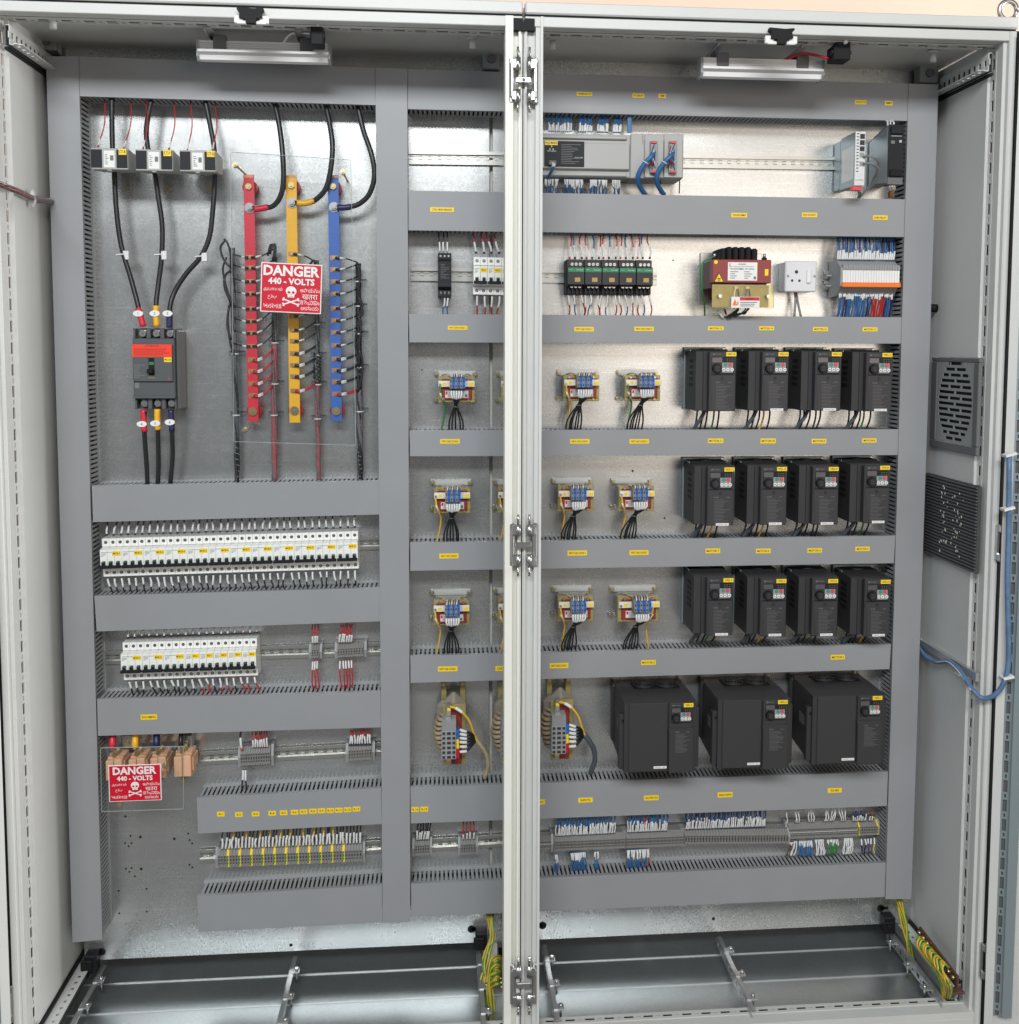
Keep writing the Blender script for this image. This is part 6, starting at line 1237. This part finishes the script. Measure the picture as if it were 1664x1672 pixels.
def bigchoke():
    T = thing('line_reactor', 'x', 'reactor', (0, 0, 0)); X = lambda a: (a - 380) * v; Z = lambda b: (750 - b) * v
    for a in (190, 495): MB().box(X(a), X(a + 85), -.020, -.002, Z(1200), Z(50), 'olive', .001).build('mounting_bracket', T)
    for a, b in ((228, 110), (540, 105), (228, 1160), (540, 1150)): m = MB(); m.cyl((X(a), -.020, Z(b)), (X(a), -.026, Z(b)), 34 * v, 'brass', 8); m.build('bolt', T)
    m = MB(); m.box(X(195), X(585), -.076, -.012, Z(1275), Z(200), 'coilgrey', .030); m.box(X(120), X(320), -.058, -.014, Z(1200), Z(330), 'coilgrey', .026); m.build('winding', T)
    m = MB()
    for k in range(9): q_ = 9 * abs(k - 4) ** 1.6; m.tube([(X(240), -.077, Z(500 + 74 * k)), (X(130 + q_), -.070, Z(515 + 76 * k)), (X(85 + q_), -.042, Z(540 + 76 * k)), (X(125 + q_), -.014, Z(560 + 74 * k))], .0046 + .0006 * (k % 3), 'coil', 7, 3)
    m.build('winding_turns', T)
    m = MB(); m.box(X(215), X(580), -.082, -.074, Z(400), Z(318), 'olive', .001); m.box(X(215), X(580), -.082, -.074, Z(1305), Z(1250), 'olive', .001); m.box(X(215), X(330), -.082, -.074, Z(1250), Z(400), 'olive', .001); m.box(X(510), X(580), -.082, -.074, Z(1250), Z(400), 'olive', .001); m.build('clamp_frame', T)
    m = MB(); m.box(X(330), X(512), -.088, -.050, Z(1285), Z(395), 'maroon', .002); m.build('core', T)
    Z = lambda b: (750 - b) * v + .024
    m = MB(); m.box(X(272), X(345), -.100, -.094, Z(1400), Z(400), 'rail', .001); m.rect(X(285), X(338), Z(530), Z(480), -.100, 'tag'); m.rect(X(280), X(340), Z(1345), Z(1270), -.100, 'tag'); m.cyl((X(308), -.100, Z(430)), (X(308), -.106, Z(430)), 30 * v, 'steel', 10); m.build('terminal_rail', T)
    m = MB(); m.prof([(-.100, Z(770)), (-.138, Z(770)), (-.142, Z(640)), (-.125, Z(610)), (-.1, Z(600))], X(200), X(420), 'grey'); m.box(X(250), X(340), -.130, -.10, Z(640), Z(575), 'grey', .001); m.build('end_clamp', T)
    for k in range(6):
        z = 765 + k * 76; m = MB(); m.box(X(190), X(420), -.142, -.100, Z(z + 73), Z(z), 'grey', .001)
        for a, h_ in ((228, 22), (308, 30), (385, 22)): m.rect(X(a - h_), X(a + h_), Z(z + 58), Z(z + 16), -.142, 'ink')
        m.build('terminal', T)
        MB().box(X(421), X(468), -.136, -.104, Z(z + 73), Z(z), ['blueterm', 'blueterm', 'tag', 'tag', 'signred', 'signred'][k], .001).build('colour_marker', T)
    return T
B0 = bigchoke()
for i, (px, py, lab) in enumerate(((740, 1188, 'tall line reactor with wires on its right, left of the centre post'), (834, 1186, 'tall line reactor half hidden behind the centre post'), (914.5, 1180, 'tall line reactor right of the centre post beside the big drives'))):
    T = B0 if i == 0 else copy_tree(B0); p = at(px, py, -.06); T.location = (p.x, 0, p.z); T['label'] = lab; T['group'] = 'tall line reactors'; T['category'] = 'reactor'
    if i == 1: continue
    X = lambda a: p.x + (a - 380) * v; Z = lambda b: p.z + (750 - b) * v + .022 * max(0, min(1, (1500 - b) / 500))
    q = bundle('wire_bundle', ['sleeved wires joining a beige cable, left of the centre post', '', 'sleeved wires joining a grey cable, right of the centre post'][i], 'wires', (X(500), -.12, Z(900)), 'wires of the tall line reactors')
    for k in range(6): W(q, [(X(470), -.125, Z(770 + 66 * k)), (X(530), -.128, Z(785 + 62 * k)), (X(590), -.125, Z(810 + 56 * k)), (X(670), -.115, Z(870 + 35 * k)), (X(750), -.10, Z(1000))], .0032, 'cable', sl=.018, n=7, srad=1.2)
    W(q, [(X(330), -.106, Z(440)), (X(410), -.112, Z(450)), (X(520), -.118, Z(510)), (X(630), -.115, Z(660)), (X(690), -.11, Z(840)), (X(750), -.105, Z(1000)), (X(820), -.10, Z(1080))], .0032, 'yellowwire', n=7)
    m = MB(); m.tube([(X(415), -.1122, Z(450)), (X(465), -.115, Z(475)), (X(520), -.118, Z(512))], .0046, 'sleeve', 8, 3); m.build('marker_sleeve', q)
    m = MB(); m.tube([(X(735), -.102, Z(985)), (X(830), -.10, Z(1090)), (X(915), -.09, Z(1230)), (X(935), -.08, Z(1380)), (X(905), -.07, Z(1500)), (X(885), -.06, Z(1600))], .0056 if i == 0 else .0068, 'coil' if i == 0 else 'lead', 10); m.build('cable_jacket', q)
# ================================================================== UNDER THE ROOF
def lamp(lab, x0, z0, x1, z1):
    y = -.205; a, b = at(x0, z0, y), at(x1, z1, y); c, d = at(x0, z0, y), None
    T = thing('cabinet_lamp', lab, 'lamp', ((a.x + b.x) / 2, y, b.z), 'slim lamps under the cabinet roof'); X0, X1, Z1, Z0 = a.x, b.x, a.z, b.z; h = Z1 - Z0
    m = MB(); m.prof([(y - .002, Z0 + h * .28), (y - .012, Z0 + h * .40), (y - .012, Z0 + h * .52), (y - .004, Z0 + h * .56), (y - .004, Z1), (y + .030, Z1), (y + .034, Z0 + h * .28)], X0 + .004, X1 - .004, 'alu')
    for k in range(3): m.box(X0 + .004, X1 - .004, y - .0046, y - .004, Z0 + h * (.64 + .11 * k), Z0 + h * (.66 + .11 * k), 'steel')
    m.build('housing', T)
    m = MB(); m.prof([(y - .002, Z0 + h * .28), (y + .002, Z0 + h * .06), (y + .014, Z0), (y + .028, Z0 + h * .08), (y + .032, Z0 + h * .28)], X0 + .005, X1 - .005, 'diffuser'); m.build('diffuser', T)
    for x in (X0, X1 - .006): m = MB(); m.prof([(y - .006, Z0 + h * .20), (y + .004, Z0 - .001), (y + .032, Z0), (y + .036, Z0 + h * .3), (y + .034, Z1 + .001), (y - .006, Z1 + .001)], x, x + .006, 'grey'); m.build('end_cap', T)
    for f in (.175, .82): xx = lerp(X0, X1, f); m = MB(); m.box(xx - .015, xx + .015, y - .0075, y + .006, Z1 - h * .42, Z1 + .012, 'clipdark', .001); m.build('clip', T)
    for f in (.10, .76):
        xx = lerp(X0, X1, f); q = at(0, 0, y); m = MB(); m.box(xx - .002, xx + .016, -.265, -.14, 2.588, 2.590, 'rail2', .0006); m.box(xx - .002, xx - .001, -.265, -.14, 2.582, 2.590, 'rail2'); m.build('hanger_rail', T)
        m = MB(); m.box(xx, xx + .010, -.19, -.18, Z1 - .002, 2.588, 'clipdark'); m.build('hanger', T)
lamp('slim white lamp under the roof of the left bay', 321, 66, 540, 104)
lamp('slim white lamp under the roof of the right bay', 1144, 94, 1345, 131)
for (x0, y0, x1, y1, lab) in ((381, 11.5, 438, 41, 'black clip on a white bracket at the top of the left bay'), (1251, 45, 1303, 74.5, 'black clip on a white bracket at the top of the right bay')):
    y = YF - .024; a, b = at(x0, y0, y), at(x1, y1, y); w, h = b.x - a.x, a.z - b.z; T = thing('roof_clip', lab, 'clip', (a.x, y, b.z), 'door catch clips at the top frame')
    for s_ in (0, 1): m = MB(); xx = a.x if s_ == 0 else b.x - w * .27; m.box(xx, xx + w * .27, y + .004, y + .014, b.z + h * .12, b.z + h * .58, 'white', .0015); m.build('bracket', T)
    m = MB(); m.box(a.x + w * .08, a.x + w * .92, y + .0042, y + .010, b.z + h * .08, b.z + h * .26, 'white', .001); m.build('bracket_lip', T)
    m = MB(); m.prism([(a.x + w * .10, a.z), (a.x + w * .10, a.z - h * .14), (a.x + w * .18, a.z - h * .28), (a.x + w * .16, a.z - h * .62), (a.x + w * .34, a.z - h * .66), (a.x + w * .36, a.z - h * .92), (a.x + w * .64, a.z - h * .92), (a.x + w * .66, a.z - h * .64), (a.x + w * .84, a.z - h * .58), (a.x + w * .80, a.z - h * .26), (a.x + w * .88, a.z - h * .10), (a.x + w * .86, a.z), (a.x + w * .6, a.z - h * .06)], y - .003, y + .012, 'rubber'); m.build('catch', T)
for (x0, y0, x1, y1, lab, red) in ((505, 34, 529.5, 73, 'black door switch beside the left lamp', 0), (1359, 66, 1391.5, 98, 'black door switch with red wires beside the right lamp', 1)):
    y = -.285; a, b = at(x0, y0, y), at(x1, y1, y); w, h = b.x - a.x, a.z - b.z; T = thing('limit_switch', lab, 'switch', (a.x, y, b.z), 'black door switches under the roof')
    m = MB(); m.box(a.x + w * .08, b.x - w * .08, y, y + .045, b.z, a.z - h * .2, 'rubber', .002); m.box(a.x, b.x, y + .004, y + .03, b.z + h * .3, b.z + h * .55, 'black', .002); m.build('case', T)
    m = MB(); m.box(a.x + w * .2, b.x - w * .1, y - .002, y + .02, a.z - h * .25, a.z, 'black', .002); m.build('head', T); m = MB(); m.cyl((a.x + w * .6, y - .002, a.z - h * .12), (a.x + w * .6, y - .010, a.z - h * .12), .0045, 'white', 10); m.build('plunger', T)
    if red: m = MB(); m.tube([(a.x + .004, y + .03, b.z + .01), (a.x - .03, -.24, b.z + .022), (a.x - .06, -.22, b.z + .028), (a.x - .12, -.19, b.z + .005)], .0035, 'redwire', 6); m.build('wire', T)
    else: m = MB(); m.tube([(a.x + .004, y + .03, a.z - .02), (a.x - .05, -.22, a.z - .012), (a.x - .08, -.20, b.z + .01)], .0025, 'white', 6); m.build('wire', T)
# ================================================================== RIGHT WALL: FAN GRILLE, FILTER, RAIL, BLUE CABLE
XW = XR
def wquad(m, q, t, mt): # quad on the wall plane, thickness t toward -x
    p = [atx(a, b, XW) for a, b in q]; m.hexa([(XW - t, v.y, v.z) for v in p] + [(XW, v.y, v.z) for v in p], mt); return p
pts = [atx(a, b, XW) for a, b in ((1523, 731), (1600, 743), (1606.8, 583.8), (1527.7, 583))]
ya, yb = (pts[0].y + pts[3].y) / 2, (pts[1].y + pts[2].y) / 2; za, zb_ = (pts[0].z + pts[1].z) / 2, (pts[2].z + pts[3].z) / 2
T = thing('fan_grille', 'black framed fan grille with slotted grey face on the right wall', 'fan', (XW, (ya + yb) / 2, za)); m = MB(); L_, Hh = ya - yb, zb_ - za
for (y0, y1, z0, z1) in ((ya, yb, za, za + Hh * .09), (ya, yb, zb_ - Hh * .05, zb_), (ya, ya - L_ * .13, za + Hh * .09, zb_ - Hh * .05), (yb + L_ * .10, yb, za + Hh * .09, zb_ - Hh * .05)): m.box(XW - .011, XW - .0005, y0, y1, z0, z1, 'clipdark', .002)
m.build('frame', T)
m = MB(); m.box(XW - .004, XW - .001, ya - L_ * .13, yb + L_ * .1, za + Hh * .09, zb_ - Hh * .05, 'rubber'); m.build('fan_cavity', T)
m = MB(); y0, y1 = ya - L_ * .13, yb + L_ * .10; z0, z1 = za + Hh * .09, zb_ - Hh * .05; nb = 14; ph = (z1 - z0) / nb
for k in range(nb): m.box(XW - .009, XW - .0065, y0, y1, z0 + ph * k, z0 + ph * (k + .48), 'grey')
for k in range(nb):
    dy = (k + .74 - nb / 2) / (nb / 2); half = math.sqrt(max(0, 1 - dy * dy * .96)) * .46; cm = (y0 + y1) / 2; Lg = y0 - y1
    zz0, zz1 = z0 + ph * (k + .48), z0 + ph * (k + 1)
    m.box(XW - .009, XW - .0065, y0, cm + Lg * half, zz0, zz1, 'grey'); m.box(XW - .009, XW - .0065, cm - Lg * half, y1, zz0, zz1, 'grey')
    for f in ((-.16, .16) if k % 2 else (0.0,)): m.box(XW - .009, XW - .0065, cm + Lg * (f + .018), cm + Lg * (f - .018), zz0, zz1, 'grey')
m.build('grille', T, kind='stuff')
pts = [atx(a, b, XW) for a, b in ((1514, 903), (1600, 936), (1603, 793), (1517, 772.7))]
ya, yb = (pts[0].y + pts[3].y) / 2, (pts[1].y + pts[2].y) / 2; za, zb_ = (pts[0].z + pts[1].z) / 2, (pts[2].z + pts[3].z) / 2; L_, Hh = ya - yb, zb_ - za
T = thing('filter_panel', 'dusty black louvred filter panel below the fan grille', 'filter', (XW, (ya + yb) / 2, za)); MB().box(XW - .010, XW - .0005, ya, yb, za, zb_, 'filtermat', .001).build('filter_mat', T)
for k in range(26): z = za + Hh * (k + .5) / 26; MB().box(XW - .0135, XW - .010, ya - .002, yb + .002, z - Hh * .006, z + Hh * .006, 'clipdark').build('louvre', T)
m = MB()
for k in range(60):
    t = random.random(); yy = lerp(ya, yb, random.choice((.42, .68)) + random.gauss(0, .05)); zz = lerp(zb_ - .02, za + .02, random.random()); s_ = random.uniform(.0008, .0035); m.box(XW - .0175, XW - .016, yy - s_ * .4, yy + s_ * .4, zz - s_, zz + s_, 'fluff')
m.build('dust_tufts', T, kind='stuff')
a, b = atx(1503, 1054, XW), atx(1600, 1098, XW); zc = (a.z + b.z) / 2
T = thing('wall_rail', 'thin steel rail across the right wall carrying the blue cable', 'rail', (XW, a.y, zc)); m = MB(); m.box(XW - .010, XW - .0005, min(a.y, .02), b.y, zc - .011, zc + .011, 'rail2', .001); m.build('rail_bar', T)
def pa(px, py, X): return atx(px, py, X)
T = thing('blue_cable', 'thick blue cable hanging from the right wall to the right door', 'cable', tuple(atx(1545, 1080, XW - .02)))
m = MB(); pts = [(1496, 1052, 0), (1512, 1072, 0), (1530, 1081, 0), (1550, 1080, 0), (1568, 1096, 0), (1588, 1126, 0), (1605, 1140, -.345), (1625, 1134, -.37), (1640, 1112, -.38), (1647, 1070, -.38), (1645, 950, -.38), (1647, 860, -.38), (1648, 745, -.38)]
cp = [atx(a, b, XW - .020) if y == 0 else at(a, b, y) for a, b, y in pts]; m.tube(cp, .0062, 'bluegrey', 10, 5); m.build('jacket', T)
m = MB(); m.tube([q_ + Vector((-.006, -.003, 0)) for q_ in cp[2:6]], .0014, 'sleeve', 5, 5); m.build('spiral_wrap', T)
for (a, b, y) in ((1570, 1099, -.24), (1644, 1105, -.38), (1645, 830, -.38), (1648, 742, -.38)): p = at(a, b, y); m = MB(); m.obox(p, (.011, -.004, .004), (0, .011, 0), (-.0012, 0, .003), 'white'); m.build('tie', T)
T = thing('cable_gland', 'small black gland on the right wall beside the duct', 'gland', tuple(atx(1524, 503, XW - .02))); p = atx(1524, 503, XW - .01); m = MB(); m.cyl((XW - .001, p.y, p.z), (XW - .018, p.y, p.z), .011, 'rubber', 12); m.build('cap', T)
T = thing('tubed_wires', 'red wires in a clear tube crossing the left wall into the duct', 'cable', tuple(atx(40, 320, XL + .02)))
m = MB(); tp = [at(-14, 296, -.40), at(4, 303, -.35), at(30, 313, -.27), at(54, 324, -.19), at(80, 328, -.10), at(92, 329, -.04)]; m.tube(tp, .0016, 'redwire', 5, 4); m.tube([v_ + Vector((.004, 0, .004)) for v_ in tp], .0016, 'redwire', 5, 4); m.tube([v_ + Vector((.002, 0, -.004)) for v_ in tp], .0022, 'brownbar', 5, 4); m.build('wires', T)
m = MB(); m.tube(tp, .0080, 'acrylic', 10, 4); m.build('clear_tube', T); m = MB(); m.obox(tp[3], (.004, -.002, .008), (.0, .006, .0), (.003, 0, -.012), 'sleeve'); m.build('tie', T)
# ================================================================== EARTH BARS AND WIRES
def earth_bundle(lab, paths, parent_at):
    q = bundle('earth_wires', lab, 'wires', parent_at, 'yellow green earth wires at the cabinet floor')
    for k, P in enumerate(paths):
        m = MB(); c1, c2 = ('yellowwire', 'earthgreen') if k % 3 != 1 else ('earthgreen', 'yellowwire')
        C = m.tube(P, .0029, c1, 6, 4); m.tube([c + Vector((.0013, -.0016, 0)) for c in C], .0021, c2, 4, 1)
        m.build('wire', q)
def J(p, a=.006): return p + Vector((random.uniform(-a, a), random.uniform(-a, a), random.uniform(-a, a) * .4))
mat('earthgreen', (0.05, 0.27, 0.045), 0.42)
P = []
for k in range(9): P.append([J(at(800, 1492, -.03), .009), J(at(804, 1530, -.06), .008), J(at(796 - k * .8, 1568, -.09)), J(at(788 + k * .8, 1602, -.12)), J(at(792 + k * 1.4, 1640, -.15)), J(at(801 + k, 1672, -.17))])
for k in range(15): P.append([at(817, 1562 + 3.4 * k, -.14 - .004 * k), J(at(809, 1560 + 3.4 * k, -.15 - .004 * k), .003), J(at(799 + (k % 4), 1572 + 3.2 * k, -.16), .004), J(at(795 + (k % 5) * 2, 1615 + 2 * k, -.17), .004), J(at(804 + k * .9, 1672, -.18), .004)])
earth_bundle('yellow green earth wires fanning out left of the centre post foot', P, at(800, 1500, -.03))
T = thing('earth_bar', 'copper earth bar with screws beside the centre post foot', 'earth bar', tuple(at(822, 1600, -.17))); p = at(821, 1605, -.17); m = MB(); m.box(p.x - .002, p.x + .004, -.24, -.10, p.z - .012, p.z + .030, 'copper', .001); m.build('bar', T)
for k in range(7): m = MB(); y = -.11 - .018 * k; m.cyl((p.x - .002, y, p.z + .02), (p.x - .009, y, p.z + .02), .005, 'brass', 6); m.build('bolt', T)
P = []
for k in range(7): P.append([J(at(1466, 1464, -.04), .010), J(at(1474, 1505, -.055), .009), J(at(1484, 1545, -.07), .007), J(at(1493, 1578, -.085), .007)])
for k in range(15):
    t = k / 14.0
    P.append([J(atz(1540 + (k % 5) * 2.6, 1634, .150), .003), J(atx(lerp(1533, 1550, (k % 5) / 4), lerp(1594, 1606, (k % 5) / 4), 1.150), .004), J(atx(lerp(1500, 1540, t), lerp(1548, 1586, t), 1.145), .003), J(atx(lerp(1497, 1541, t), lerp(1531, 1575, t), 1.150), .002), atx(lerp(1504, 1550, t), lerp(1529, 1580, t), 1.166)])
earth_bundle('yellow green earth wires looping from duct to the brown bar, lower right', P, at(1470, 1480, -.04))
T = thing('earth_bar', 'brown earth bar with screws along the lower right wall', 'earth bar', tuple(at(1530, 1560, -.12)))
A, B = atx(1502, 1522, 1.170), atx(1564, 1604, 1.170); zz = (A.z + B.z) / 2; d = Vector((B.x - A.x, B.y - A.y, B.z - A.z)); c = (A + B) / 2; m = MB(); m.obox(c, d / 2, (.0028, 0, 0), (0, 0, .016), 'brownbar'); m.build('bar', T)
for k in range(9): p = A + d * (k + .5) / 9; m = MB(); m.cyl(p + Vector((-.003, 0, .006)), p + Vector((-.011, 0, .006)), .0055, 'brass', 8); m.build('bolt', T)
for f in (.02, .98): p = A + d * f; m = MB(); m.box(p.x - .008, p.x + .016, p.y - .012, p.y + .012, p.z - .028, p.z - .022, 'brownbar', .001); m.build('foot', T)
